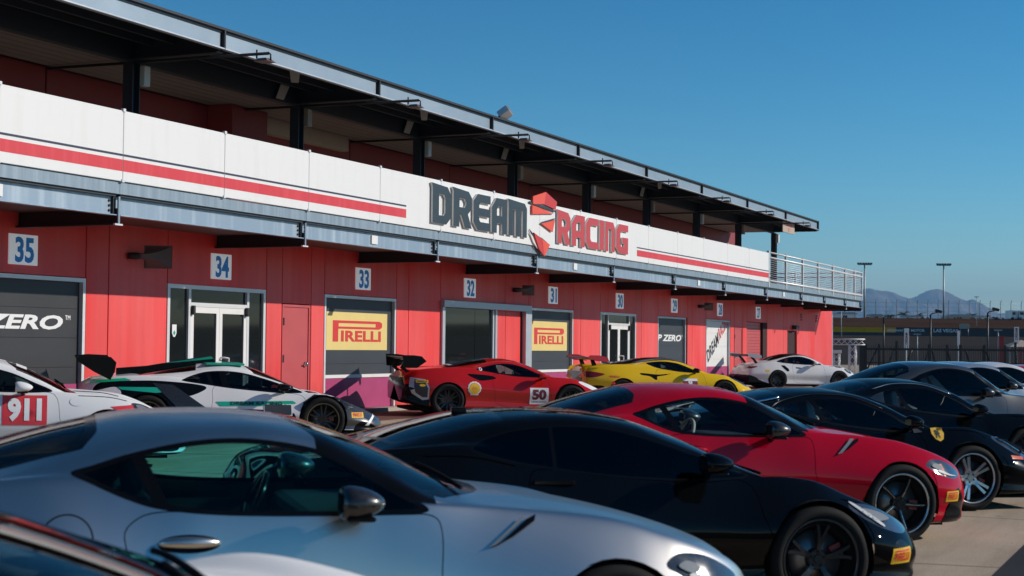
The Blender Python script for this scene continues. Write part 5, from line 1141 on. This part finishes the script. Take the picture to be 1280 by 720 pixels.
mb = MB(); mb.tube([c5.hit(u, z, -1, .004) for u, z in smooth_poly([(.95, 1.07), (1.25, 1.17), (1.5, 1.195), (1.75, 1.18), (2.0, 1.12)], 5, False)], .007, 'rim_lip', 6); mb.build('window_moulding', c5.root)
c6 = Car(scaled(SUPRA, 1.10, 1.06), 'parked_car', 'dark grey fastback coupe with a tall roof, farther along the front row', 'car', (27.98, 3.10), HEAD, 'p_grey', near=False, wheel='stock_dark', glass_='glass_tint', res=1.)
handle(c6, 2.1, 1.88, .79, 'p_grey')
c7 = Car(scaled(SUPRA, 1.07, 1.05), 'parked_car', 'light silver coupe showing its roof and mirror behind the dark grey fastback', 'car', (33.3, 3.36), HEAD, 'p_lightsilver', near=False, wheel='stock_silver', glass_='glass_tint', res=1.)
c8_ = Car(scaled(P911, 1.05, 1.02), 'parked_car', 'pearl white coupe at the right edge beyond the light silver one', 'car', (38.2, 3.62), HEAD, 'p_pearl', near=False, wheel='stock_silver', glass_='glass_tint', res=1.)
c9 = Car(scaled(F430, 1.03), 'parked_car', 'red sports car farthest back at the right edge', 'car', (44.5, 3.72), HEAD, 'p_race_red', near=False, wheel='stock_silver', glass_='glass_tint', res=1.)

# ---- back row, in front of the garages
def door_plate(car, u1, u0, z0, z1, mat, body, mat2, pad=.12, sub=None):
    p = car.patch('race_number', [(u1, z0), (u0, z0), (u0, z1), (u1, z1)], mat, off=.005, n=6, parent=car.root); w, h = u1 - u0, z1 - z0
    lo = .12 if not sub else .27
    car.text('lettering', body, u1 - w * pad, z0 + h * lo, w * (1 - 2 * pad), h * (.90 - lo), mat2, off=.009, bold=.055, parent=p)
    if sub: car.text('lettering', sub, u1 - w * .1, z0 + h * .10, w * .8, h * .10, mat2, off=.009, bold=.02, parent=p)
    return p
r1 = Car(P911, 'race_car', 'white coupe with red 911 number square on its door', 'race car', (15.33, 12.01), HEAD + 2, 'p_white', wheel='stock_black', glass_='glass_tint', res=1.2)
door_plate(r1, 1.20, .70, .52, .86, 'stripe_red', '911', 'print_white'); wipers(r1, .52, -.45, .1)
r1.patch('fender_stripe', [(-.02, .735), (-.28, .755), (-.30, .70), (-.10, .69)], 'stripe_red', off=.005, n=5)
r1.patch('fuel_flap', [(.36 + .085 * math.cos(t), .79 + .05 * math.sin(t)) for t in np.linspace(0, 2 * math.pi, 24, endpoint=False)], 'p_white', off=.005, n=4)
mb = MB(); a = r1.hit_top(1.05, -.42, .006); b_ = r1.hit_top(1.05, -.08, .006); c_ = r1.hit_top(.93, -.10, .006); d_ = r1.hit_top(.93, -.44, .006); mb.add([a, b_, c_, d_], [(0, 1, 2, 3)], 'print_white'); mb.build('windscreen_sticker', r1.root)
mb = MB(); mb.tube([r1.hit_top(1.25, -.2, 0), r1.hit_top(1.27, -.2, .16)], .007, 'black_trim', 6); mb.build('aerial', r1.root)
def zone_hura(S): return np.maximum(np.maximum(.60 - S.z - .0 * S.u, S.z - 9), 9 * (S.u > 99))
def zone_nose(S): return np.maximum(np.maximum(S.u + .16 + .6 * (S.z - .45), S.t - 5.4), .2 - S.z)
HURA['paint_zones'] = [(zone_nose, 'nose_grey')]
r2 = Car(HURA, 'race_car', 'white and green racing car with black rear wing and roof fin', 'race car', (21.16, 12.55), HEAD, 'p_white', wheel='race_gold', glass_='glass_tint', res=1.4)
for q, m_ in (([(1.62, .60), (.46, .62), (.40, .585), (.60, .545), (1.55, .535)], 'green'), ([(3.05, .80), (2.45, .80), (2.20, .745), (2.5, .72), (3.0, .76)], 'green'), ([(3.45, .885), (2.95, .93), (2.85, .90), (3.45, .845)], 'green2'),
              ([(.28, .565), (.10, .555), (.12, .53), (.28, .53)], 'green'), ([(-.82, .42), (-.86, .41), (-.72, .26), (-.66, .26)], 'print_white')):
    r2.patch('livery_stripe', q, m_, off=.006, n=7)
lt = r2.text('lettering', 'DREAM RACING', 1.40, .553, .78, .05, 'print_black', off=.011, bold=.02)
r2.patch('side_vent_cover', [(2.55, .86), (2.25, .84), (1.75, .50), (2.15, .47)], 'carbon', off=.008, n=8)
r2.patch('front_fender', [(.32, .44), (.30, .60), (.12, .72), (-.25, .68), (-.48, .52), (-.36, .50), (-.28, .63), (0, .70), (.18, .66), (.32, .45)], 'carbon', off=.006, n=8)
r2.tyre_sticker(-.44, -.64, .375, .455)
r2.patch('number_board', [(.90, .40), (.47, .40), (.47, .57), (.90, .57)], 'print_white', off=.006, n=5); r2.patch('number_board_face', [(.885, .412), (.485, .412), (.485, .558), (.885, .558)], 'door_slate', off=.010, n=5)
mb = MB(); prof = [(3.05, 1.06), (2.6, 1.10), (1.9, 1.23), (1.62, 1.26), (1.55, 1.17), (2.2, 1.05), (3.05, .95)]; mb.prism([(-u, z) for u, z in prof], -.012, .012, 'black_trim'); o = mb.build('roof_fin', r2.root)
mb = MB(); mb.prism([(-u, z) for u, z in [(2.35, 1.145), (1.62, 1.262), (1.58, 1.225), (2.1, 1.165)]], -.016, .016, 'green'); mb.build('livery_stripe', o)
mb = MB(); mb.bevel_box(-1.75, -1.15, -.5, .5, 1.135, 1.172, 'green', .02); mb.build('roof_panel', r2.root)
wing(r2, 3.62, 1.17, .42, .88, 'black_trim', [(3.15, .5, .90), (3.30, .5, 1.15)], endplate=[(3.16, .90), (3.10, 1.02), (3.08, 1.16), (3.16, 1.24), (3.45, 1.25), (3.66, 1.23), (3.62, 1.16), (3.40, 1.02)])
mb = MB(); mb.bevel_box(.45, 1.02, -.92, .92, .07, .10, 'carbon', .01); mb.build('front_splitter', r2.root)
r3 = Car(C488, 'race_car', 'red racing car numbered 50 with yellow shell emblem and black rear wing', 'race car', (31.14, 12.48), HEAD, 'p_race_red', wheel='race_black', glass_='glass_clear', res=1.4)
door_plate(r3, .90, .50, .28, .62, 'print_white', '50', 'print_maroon', sub='DREAM RACING')
sc = [(2.10 + .135 * math.cos(t) * (1 + .04 * math.cos(14 * t)), .60 + .125 * math.sin(t) * (1 + .04 * math.cos(14 * t))) for t in np.linspace(-.5, math.pi + .5, 40)] + [(2.02, .495), (2.02, .465), (2.18, .465), (2.18, .495)]
p = r3.patch('shell_emblem', [((a - 2.10) * 1.06 + 2.10, (b - .59) * 1.06 + .59) for a, b in sc], 'print_white', off=.006, n=7); r3.patch('shell_face', [((a - 2.10) * .86 + 2.10, (b - .59) * .86 + .59) for a, b in sc], 'yellow_print', off=.010, n=7, parent=p)
for k in range(-3, 4):
    an = math.pi / 2 + k * .34; r3.patch('shell_rib', [(2.10 + .012 * math.sin(an), .495), (2.10 + .112 * math.cos(an) + .004, .60 + .105 * math.sin(an)), (2.10 + .112 * math.cos(an) - .004, .60 + .105 * math.sin(an) + .003)], 'print_red', off=.013, n=3, parent=p)
p = r3.patch('rear_quarter_panel', [(3.42, .80), (3.12, .76), (3.05, .60), (3.05, .36), (3.18, .34), (3.40, .48), (3.46, .62)], 'alu_grey', off=.005, n=6)
r3.patch('panel_face', [(3.34, .765), (3.14, .72), (3.08, .58), (3.08, .40), (3.18, .40), (3.33, .50), (3.36, .62)], 'door_slate', off=.009, n=6)
q = r3.patch('tyre_sticker', [(3.32, .69), (3.07, .69), (3.07, .745), (3.32, .745)], 'yellow_print', off=.013, n=4); r3.text('lettering', 'PIRELLI', 3.30, .70, .20, .035, 'print_black', off=.016, parent=q)
r3.patch('oval_sticker', [(3.19 + .06 * math.cos(t), .64 + .026 * math.sin(t)) for t in np.linspace(0, 2 * math.pi, 20, endpoint=False)], 'yellow_print', off=.013, n=3)
ci = [(1.93 + .035 * math.cos(t), .985 + .035 * math.sin(t)) for t in np.linspace(0, 2 * math.pi, 20, endpoint=False)]; p = r3.patch('window_sticker', ci, 'print_white', off=.006, n=3)
r3.patch('sticker_centre', [(1.93 + .016 * math.cos(t), .985 + .016 * math.sin(t)) for t in np.linspace(0, 2 * math.pi, 12, endpoint=False)], 'print_black', off=.010, n=3, parent=p)
wing(r3, 3.62, 1.17, .42, .86, 'black_trim', [(3.36, .42, .88), (3.50, .42, .98), (3.42, .42, 1.15)], endplate=[(3.10, 1.13), (3.20, 1.23), (3.36, 1.25), (3.60, 1.25), (3.58, 1.0), (3.30, .99)])
r4 = Car(C8, 'race_car', 'yellow sports car with black side scoop and red and yellow rear wing', 'race car', (39.11, 11.52), HEAD, 'p_yellow', roof='black_trim', wheel='race_black', glass_='glass_mid', res=1.3)
p = door_plate(r4, 1.12, .72, .48, .72, 'print_maroon', '9', 'print_white', pad=.36); r4.patch('number_band', [(1.12, .66), (.72, .66), (.72, .72), (1.12, .72)], 'print_white', off=.011, n=4, parent=p)
r4.text('lettering', 'PIRELLI', 3.06, .72, .24, .05, 'print_red', off=.006); r4.patch('round_sticker', [(2.98 + .05 * math.cos(t), .58 + .05 * math.sin(t)) for t in np.linspace(0, 2 * math.pi, 20, endpoint=False)], 'print_red', off=.005, n=3)
wing(r4, 3.62, 1.17, .40, .88, 'stripe_red', [(3.30, .45, 1.0), (3.36, .45, 1.15)], mat='black_trim', endplate=[(3.05, 1.10), (3.10, 1.21), (3.30, 1.26), (3.56, 1.26), (3.62, 1.20), (3.40, 1.12)])
mb = MB(); mb.bevel_box(-3.66, -3.63, -.55, .05, .50, .72, 'black_trim', .01); mb.build('licence_recess', r4.root); 
r5 = Car(scaled(P911, wr=.34), 'race_car', 'white coupe with tall grey rear wing and black wheels before the red end wall', 'race car', (58.31, 12.84), HEAD, 'p_white', roof='carbon', wheel='stock_black', glass_='glass_tint', res=1.2)
r5.patch('side_intake', [(2.30, .86), (2.17, .86), (2.02, .74), (2.0, .66), (2.08, .64), (2.20, .74)], 'black_trim', off=.006, n=5)
r5.patch('handle_recess', [(1.72, .80), (1.52, .79), (1.52, .755), (1.70, .76)], 'black_trim', off=.005, n=4)
r5.patch('fender_vent', [(.12, .86), (-.10, .845), (-.22, .80), (.05, .82)], 'black_trim', off=.006, n=5)
wing(r5, 3.58, 1.19, .42, .82, 'alu_grey', [(3.10, .5, .90), (3.22, .5, 1.05), (3.35, .5, 1.17)], mat='steel_dark', endplate=[(3.06, 1.10), (3.06, 1.20), (3.30, 1.26), (3.60, 1.27), (3.58, 1.16), (3.3, 1.10)])
r5.patch('tail_sticker', [(2.92, .62), (2.78, .62), (2.78, .70), (2.92, .70)], 'yellow_print', off=.006, n=3)
mb = MB(); mb.bevel_box(-3.60, -3.0, -.86, .86, .20, .50, 'black_trim', .05); mb.build('rear_diffuser', r5.root)

# ------------------------------------------------------------------ beyond the garages
ca, sa = math.cos(YAW), math.sin(YAW)
def spot(r, d, z=0.): return Vector((d * ca + r * sa, d * sa - r * ca, z))      # r metres right of and d metres along the viewing direction
def px_r(px, d): return (px - 640) / 2000 * d
far = Matrix(((sa, ca, 0, 0), (-ca, sa, 0, 0), (0, 0, 1, 0), (0, 0, 0, 1)))      # (r, d, z) -> world
M['track'] = plain('track', (.045, .042, .040), .9, spec=0, var=.15, scale=.02, stretch=(1, 1, 1))
M['bank'] = plain('bank', (.062, .036, .026), .95, spec=0, var=.3, scale=.05)
M['infield'] = plain('infield', (.11, .098, .085), .95, spec=0, var=.2, scale=.03)
M['mountain'] = plain('mountain', (.15, .115, .10), .95, spec=0, var=.75, scale=.0035)
M['fence_black'] = plain('fence_black', (.010, .010, .011), .5)
M['trunk'] = plain('trunk', (.10, .07, .05), .9, var=.2); M['palm'] = plain('palm', (.045, .055, .022), .8, var=.3)
M['bush'] = plain('bush', (.05, .05, .03), .9, var=.3)
M['sign_wall_y'] = plain('sign_wall_y', (.85, .36, .015), .6, spec=.1); M['pole'] = plain('pole', (.30, .31, .32), .5, metal=.4)
def fput(mb, name, parent=None):
    o = mb.build(name, parent, far)
    if parent is not None: o.matrix_parent_inverse = Matrix.Translation(-parent.location) if parent.parent is None else Matrix()
    return o
mb = MB(); g = lambda z0, d0, z1, d1, m_: mb.add([(-200, d0, z0), (420, d0, z0), (420, d1, z1), (-200, d1, z1)], [(0, 1, 2, 3)], m_)
g(-.1, 84, .1, 150, 'infield'); tag(fput(mb, 'infield'), kind='structure')
mb = MB(); g(.1, 150, .45, 185, 'track'); g(.45, 185, 3.9, 250, 'track'); tag(fput(mb, 'race_track'), kind='structure')
mb = MB(); g(5.2, 251, 7.6, 300, 'bank'); tag(fput(mb, 'earth_bank'), kind='structure')
mb = MB(); mb.add([(-60000, 299, 7.4), (60000, 299, 7.4), (60000, 40000, 7.4), (-60000, 40000, 7.4)], [(0, 1, 2, 3)], 'desert'); tag(fput(mb, 'desert_plain'), kind='structure')
mb = MB(); mb.add([(-20000, -20000, -3), (20000, -20000, -3), (20000, 320, -3), (-20000, 320, -3)], [(0, 1, 2, 3)], 'desert'); tag(fput(mb, 'desert_ground'), kind='structure')
# speedway wall with its banners, block by block
sw = tag(empty('speedway_wall', spot(70, 250, 3.9)), 'long speedway wall in black and yellow with white banner lettering', 'wall')
for i in range(40):
    r = -20 + i * 5; yel = r < 58.5 or 88 <= r < 100
    mb = MB(); mb.box(r, r + 4.96, 249.5, 250, 3.9, 5.15, 'door_black' if not yel else 'sign_wall_y'); mb.box(r, r + 4.96, 249.46, 249.5, 3.9, 4.35, 'steel_dark'); mb.box(r, r + 4.96, 249.4, 250.1, 5.15, 5.4, 'concrete_trim') if False else None
    fput(mb, 'wall_block', sw)
for body, x, z, h in (('LAS VEGAS', 1168, 4.45, .55), ('SPEEDWAY', 1110, 4.5, .35), ('MOTOR', 1140, 4.5, .4)):
    vs, fs = text_mesh(body, 1, .03, height=h); mb = MB(); r = px_r(x, 249); mb.add([(r + v.x * 1.1, 249.35, z + v.y) for v in vs], fs, 'print_white'); fput(mb, 'lettering', sw)
# mountains
nx, ny = 260, 44; D0 = 13500.
ridge = pchip([(-9000, 380), (-2000, 470), (1500, 430), (2600, 500), (2960, 535), (3170, 510), (3330, 470), (3560, 520), (3700, 500), (3900, 415), (4150, 330), (4400, 240), (4700, 130), (5200, 60), (12000, 40)])
import mathutils
vs = []
for j in range(ny):
    q = j / (ny - 1)
    for i in range(nx):
        r = -3000 + 11000 * i / (nx - 1) if False else 1200 + 4600 * i / (nx - 1); d = D0 + (q - .5) * 5200; prof = max(0, 1 - abs(q - .5) * 2)
        h = float(ridge(np.array([r]))[0]); nz = mathutils.noise.fractal(Vector((r * .0034, d * .0030, 3.1)), 1., 2.1, 5); rg = abs(mathutils.noise.noise(Vector((r * .0035, d * .001, 8.))))
        vs.append((r, d, 5 + h * (prof ** .8) * (1 + (.55 * nz - .70 * rg) * (1 - prof * .88)) * .95))
mb = MB(); mb.add(vs, [(j * nx + i, j * nx + i + 1, (j + 1) * nx + i + 1, (j + 1) * nx + i) for j in range(ny - 1) for i in range(nx - 1)], 'mountain'); tag(fput(mb, 'mountain_range'), kind='structure')
# tall light masts
for k, (x, lb) in enumerate(((1081, 'tall pale floodlight mast just right of the balcony end'), (1180, 'tall pale floodlight mast before the mountain peak'))):
    d = 300.; r = px_r(x, d); t = tag(empty('light_mast', spot(r, d, 6)), lb, 'light mast', 'floodlight masts at the track')
    mb = MB(); mb.tube([(r, d, 5), (r, d, 17.7)], [.22, .12], 'pole', 8); fput(mb, 'mast', t)
    mb = MB(); mb.box(r - 1.3, r + 1.3, d - .1, d + .1, 17.5, 17.7, 'pole'); fput(mb, 'cross_arm', t)
    for j in (-1.2, -.72, -.24, .24, .72, 1.2): mb = MB(); mb.bevel_box(r + j - .18, r + j + .18, d - .3, d + .1, 17.65, 17.95, 'steel_black', .03); fput(mb, 'lamp_head', t)
# black street lamps
for x, d, top, lb in ((1105, 108., 398, 'black lamp post with a long arm near the white truss'), (1163.5, 104., 394, 'black lamp post with a hooded head below the mountain peak'), (1235, 104., 391, 'black lamp post with a hooded head at the right')):
    r = px_r(x, d); zt = 1.67 + (438.5 - top) / 2000 * d; t = tag(empty('street_lamp', spot(r, d, 0)), lb, 'street lamp', 'black lamp posts behind the fence')
    mb = MB(); mb.tube([(r, d, 0), (r, d, zt)], [.075, .055], 'fence_black', 8); fput(mb, 'post', t)
    mb = MB(); L = 1.1 if x == 1105 else .45; mb.tube([(r, d, zt - .05), (r + .1, d, zt + .06), (r + L, d, zt + (.20 if L > 1 else .13))], .035, 'fence_black', 6); fput(mb, 'arm', t)
    mb = MB(); T_ = Matrix.Translation((r + L + (.0 if L > 1 else .05), d, zt + (.20 if L > 1 else .22))) @ Matrix.Rotation(R(-12 if L > 1 else 14), 4, 'Y')
    mb.bevel_box(-.2, .24, -.12, .12, -.03 if L > 1 else -.09, .03 if L > 1 else .09, 'fence_black', .02, T_); fput(mb, 'lamp_head', t)
# security fence with gates
fx0, fx1, fd0 = px_r(1078, 88), 32., 88.; t = tag(empty('security_fence', spot(fx0, fd0, 0)), 'black picket security fence with braced gates at the end of the lot', 'fence')
for z, rr_ in ((1.70, .06), (.95, .03), (.22, .04)): mb = MB(); mb.box(fx0, fx1, fd0 - .03, fd0 + .03, z - rr_, z + rr_, 'fence_black'); fput(mb, 'rail', t)
mb = MB()
for i in range(int((fx1 - fx0) / .125)): x = fx0 + i * .125; mb.box(x - .011, x + .011, fd0 - .012, fd0 + .012, .1, 1.92, 'fence_black')
fput(mb, 'pickets', t)['kind'] = 'stuff'
for k, p in enumerate((1078, 1083, 1099, 1121, 1161.5, 1184, 1201, 1231, 1257, 1270)):
    r = px_r(p, fd0 - .1); mb = MB(); w = .14 if k == 0 else .06; mb.box(r - w, r + w, fd0 - .1, fd0 + .02, 0, 2.15 if k in (3, 9) else 1.98, 'fence_black'); fput(mb, 'post', t)
for a, b in ((1080, 1096), (1104, 1118), (1127, 1140), (1150, 1161), (1165, 1173), (1184, 1194), (1207, 1217), (1232, 1245)):
    up_ = a in (1080, 1104, 1127, 1150); z0, z1 = (.2, 1.66) if up_ else (1.66, .2); mb = MB(); mb.tube([(px_r(a, fd0), fd0 - .05, z0), (px_r(b, fd0), fd0 - .05, z1)], .045, 'fence_black', 6); fput(mb, 'brace', t)
# white truss gantry
def truss(parent, A, B, w, name):
    A, B = Vector(A), Vector(B); mb = MB(); ax = (B - A).normalized(); s1 = Vector((0, 1, 0)) if abs(ax.y) < .9 else Vector((1, 0, 0)); s2 = ax.cross(s1); cs = [s1 * a + s2 * b for a, b in ((-w, -w), (w, -w), (w, w), (-w, w))]
    for c in cs: mb.tube([A + c, B + c], .028, 'alu', 6)
    n = max(2, int((B - A).length / (2 * w)))
    for i in range(n):
        p, q = A.lerp(B, i / n), A.lerp(B, (i + 1) / n)
        for k in range(4): mb.tube([p + cs[k], q + cs[(k + 1) % 4]], .016, 'alu', 5)
    fput(mb, name, parent)
d = 82.; t = tag(empty('truss_gantry', spot(px_r(1062, d), d, 0)), 'white lattice truss gantry beside the end of the red building', 'truss')
truss(t, (px_r(1038, d), d, 2.05), (px_r(1081, d), d, 2.05), .14, 'cross_beam'); truss(t, (px_r(1052, d), d + 1.2, 0), (px_r(1052, d), d + 1.2, 1.45), .14, 'upright'); truss(t, (px_r(1066, d), d, 0), (px_r(1066, d), d, 1.9), .16, 'upright')
mb = MB(); r = px_r(1052, d); mb.bevel_box(r - .22, r + .22, d + 1., d + 1.4, 1.45, 1.62, 'alu', .02); fput(mb, 'cap_plate', t)
for k, (x, d, z0, z1, lb) in enumerate(((1133.5, 96., 1.75, 2.95, 'white feather banner left of the hooded lamp post'), (1198.5, 96., 1.75, 2.85, 'narrow white banner pole near the right of the fence'), (1271, 96., 2.1, 3.1, 'white banner at the right edge beside the tent'))):
    r = px_r(x, d); w = .14 if k != 1 else .07; t = tag(empty('banner', spot(r, d, 0)), lb, 'banner', 'white banners behind the fence')
    mb = MB(); mb.bevel_box(r - w, r + w, d - .02, d + .02, z0, z1, 'white', .01); fput(mb, 'cloth', t)
    mb = MB(); mb.tube([(r, d + .03, -.1), (r, d + .03, z1)], .035, 'alu', 6); fput(mb, 'pole', t)
    if k != 1:
        vs, fs = text_mesh('DREAM', 1, .03, height=.16); mb = MB(); mb.add([(r + .07 - v.y, d - .025, z0 + .25 + v.x) for v in vs], fs, 'print_maroon'); fput(mb, 'lettering', t)
for x, w, z1, lb in ((1252, .14, 2.45, 'dark red square post behind the fence'), (1276, .07, 1.8, 'thin red post at the right edge behind the fence')):
    d = 93.; r = px_r(x, d); t = tag(empty('red_post', spot(r, d, 0)), lb, 'post'); mb = MB(); mb.bevel_box(r - w, r + w, d - .1, d + .1, 0, z1, 'red_deep', .01); fput(mb, 'post', t)
    mb = MB(); mb.bevel_box(r - w - .03, r + w + .03, d - .13, d + .13, z1, z1 + .06, 'red_deep', .01); fput(mb, 'cap', t)
d = 112.; r = px_r(1275, d); t = tag(empty('canopy_tent', spot(r, d, 0)), 'beige pitched tent at the right edge behind the fence', 'tent')
mb = MB(); mb.add([(r - 1.1, d - 1.2, 1.95), (r + 1.3, d - 1.2, 1.95), (r + 1.3, d + 1.2, 1.95), (r - 1.1, d + 1.2, 1.95), (r + .1, d, 2.45)], [(0, 1, 4), (1, 2, 4), (2, 3, 4), (3, 0, 4)], 'beige'); fput(mb, 'roof', t)
for a in (-1.05, 1.25): mb = MB(); mb.tube([(r + a, d - 1.15, 0), (r + a, d - 1.15, 1.95)], .03, 'alu', 6); fput(mb, 'leg', t)
# pale sign board on the track, white motor homes on the bank
d = 247.; r = px_r(1206, d); t = tag(empty('trackside_board', spot(r, d, 4)), 'pale board standing on the speedway wall', 'board')
mb = MB(); mb.bevel_box(r - .75, r + .75, d, d + .2, 5.0, 5.75, 'beige', .02); fput(mb, 'board', t)
for a in (-.6, .6): mb = MB(); mb.tube([(r + a, d + .1, 4), (r + a, d + .1, 5.0)], .06, 'pole', 6); fput(mb, 'leg', t)
for x, w, lb in ((1269, .5, 'white motor home on the bank at the right edge'), (1279, .62, 'second white motor home, cut off by the right edge')):
    d = 296.; r = px_r(x, d); t = tag(empty('motor_home', spot(r, d, 7.4)), lb, 'motor home')
    mb = MB(); mb.bevel_box(r - w * 1.2, r + w * 1.2, d, d + 4, 7.55, 9.2, 'p_white', .12); fput(mb, 'body', t)
    mb = MB(); mb.bevel_box(r - w * .9, r + w * .3, d - .02, d + .05, 8.35, 8.85, 'dark_glass', .02); fput(mb, 'window', t)
    mb = MB(); mb.bevel_box(r + w * .5, r + w * .95, d - .02, d + .05, 7.6, 8.9, 'alu_grey', .02); fput(mb, 'door', t)
    for a in (-.8, .8): mb = MB(); mb.lathe_y([(0, -.1), (.3, -.1), (.3, .1), (0, .1)], 'rubber', 14, (r + a * w, d + .1, 7.65)); fput(mb, 'wheel', t)
# palms and bushes along the bank, each one a plant of its own
def palm(x, d, h, lb):
    r = px_r(x, d); z0 = 7.3; t = tag(empty('palm_tree', spot(r, d, z0)), lb, 'palm tree', 'palms along the bank')
    mb = MB(); mb.tube([(r, d, z0), (r + .1, d, z0 + h * .5), (r, d, z0 + h)], [.22, .16, .14], 'trunk', 7); fput(mb, 'trunk', t)
    mb = MB(); rd = random.Random(int(x * 7))
    for k in range(26):
        a = rd.uniform(0, 2 * math.pi); el = rd.uniform(-.5, 1.1); L = rd.uniform(1.0, 1.5); prev = None
        for q in range(6):
            s = q / 5; p = Vector((r + math.cos(a) * L * s * math.cos(el * (1 - s)), d + math.sin(a) * L * s * math.cos(el * (1 - s)), z0 + h + L * s * math.sin(el) - .9 * s * s)); wv = Vector((-math.sin(a), math.cos(a), 0)) * .16 * (1 - s * .8)
            cur = (p - wv + Vector((0, 0, -.08)), p, p + wv + Vector((0, 0, -.08)))
            if prev: mb.add(list(prev) + list(cur), [(0, 1, 4, 3), (1, 2, 5, 4)], 'palm')
            prev = cur
    fput(mb, 'crown', t)
for x, h, lb in ((1113, 1.8, 'palm behind the long armed lamp'), (1131, 2.2, 'palm above the white feather banner'), (1150, 2., 'palm left of the hooded lamp post'), (1184, 1.6, 'low palm at the foot of the mast'), (1216, 2., 'palm between the mast and the right lamp'), (1232, 1.6, 'low palm left of the right lamp'), (1245, 1.4, 'low palm right of the right lamp')): palm(x, 345., h, lb)
mb = MB(); rd = random.Random(5)
for k in range(420):
    r = rd.uniform(px_r(1040, 330), px_r(1300, 330)); d = rd.uniform(308, 340); s = rd.uniform(.15, .5)
    c = Vector((r, d, 7.4 + s * .7)); v = [c + Vector((rd.uniform(-1, 1), rd.uniform(-1, 1), rd.uniform(-.8, .9))) * s for _ in range(6)]; mb.add(v, [(0, 1, 2), (2, 3, 4), (4, 5, 0), (1, 3, 5), (0, 3, 5)], 'bush')
tag(fput(mb, 'desert_scrub'), 'low dry scrub along the top of the bank', 'scrub', kind='stuff')
# catch fence on the bank, low sheds and trucks behind it
t = tag(empty('catch_fence', spot(px_r(1160, 304), 304, 7.4)), 'thin tall catch fence with cables along the top of the far bank', 'fence')
for k in range(22):
    r = px_r(1030 + k * 13, 304); mb = MB(); mb.tube([(r, 304, 7.0), (r, 304, 10.6), (r - .1, 303.2, 11.2)], .06, 'pole', 5); fput(mb, 'post', t)
for z in (8.2, 9., 9.8, 10.6): mb = MB(); mb.tube([(px_r(1030, 304), 304, z), (px_r(1316, 304), 304, z)], .025, 'pole', 4); fput(mb, 'cable', t)
for k, (x, w, h, m_, lb) in enumerate(((1058, 2.2, 1.3, 'white', 'low white shed on the bank beside the balcony end'), (1096, 1.4, 1.0, 'beige', 'small beige shed left of the long armed lamp'), (1141, 1.8, .8, 'white', 'low white trailer right of the feather banner'), (1201, 2.4, 1.1, 'beige', 'beige shed on the bank right of the second mast'), (1226, 1.3, .9, 'white', 'small white trailer on the bank left of the right lamp'))):
    d = 318.; r = px_r(x, d); t = tag(empty('trackside_shed', spot(r, d, 7.4)), lb, 'shed', 'sheds and trailers on the bank')
    mb = MB(); mb.bevel_box(r - w, r + w, d, d + 3, 7.4, 7.4 + h, m_, .03); fput(mb, 'wall', t)
    mb = MB(); mb.prism([(r - w - .15, 7.4 + h), (r + w + .15, 7.4 + h), (r + w * .7, 7.75 + h), (r - w * .7, 7.75 + h)], d - .2, d + 3.2, 'galv'); fput(mb, 'roof', t)
    mb = MB(); mb.box(r - w * .3, r + w * .1, d - .04, d, 7.4, 7.4 + h * .75, 'steel_dark'); fput(mb, 'door', t)
for k, (x, d, z0, top, lb) in enumerate(((1052, 240., .4, 372, 'thin grey pole just right of the red end wall'), (1147, 150., .2, 418, 'short thin pole left of the hooded lamp post'), (1221, 260., 4., 371, 'thin grey pole before the falling ridge'), (1248, 140., .1, 412, 'short thin pole right of the hooded lamp at the right'))):
    r = px_r(x, d); zt = 1.67 + (438.5 - top) / 2000 * d; t = tag(empty('thin_pole', spot(r, d, z0)), lb, 'pole', 'thin poles around the track')
    mb = MB(); mb.tube([(r, d, z0), (r, d, zt)], [.07, .045], 'pole', 6); fput(mb, 'post', t); mb = MB(); mb.box(r - .35, r + .35, d - .05, d + .05, zt - .12, zt, 'pole'); fput(mb, 'cross_arm', t)
# clear desert air between here and the range
HZ = bpy.data.materials.new('haze'); HZ.use_nodes = True; hn = HZ.node_tree.nodes; hl = HZ.node_tree.links; hn.remove(hn['Principled BSDF'])
pv = hn.new('ShaderNodeVolumePrincipled'); pv.inputs['Density'].default_value = 8e-5; pv.inputs['Color'].default_value = (.40, .69, 1.0, 1); pv.inputs['Anisotropy'].default_value = -.1
hl.new(pv.outputs[0], hn['Material Output'].inputs['Volume'])
M['haze'] = HZ; mb = MB(); mb.box(-5000, 9000, -5000, 17500, -4, 620, 'haze'); tag(fput(mb, 'haze'), kind='stuff')
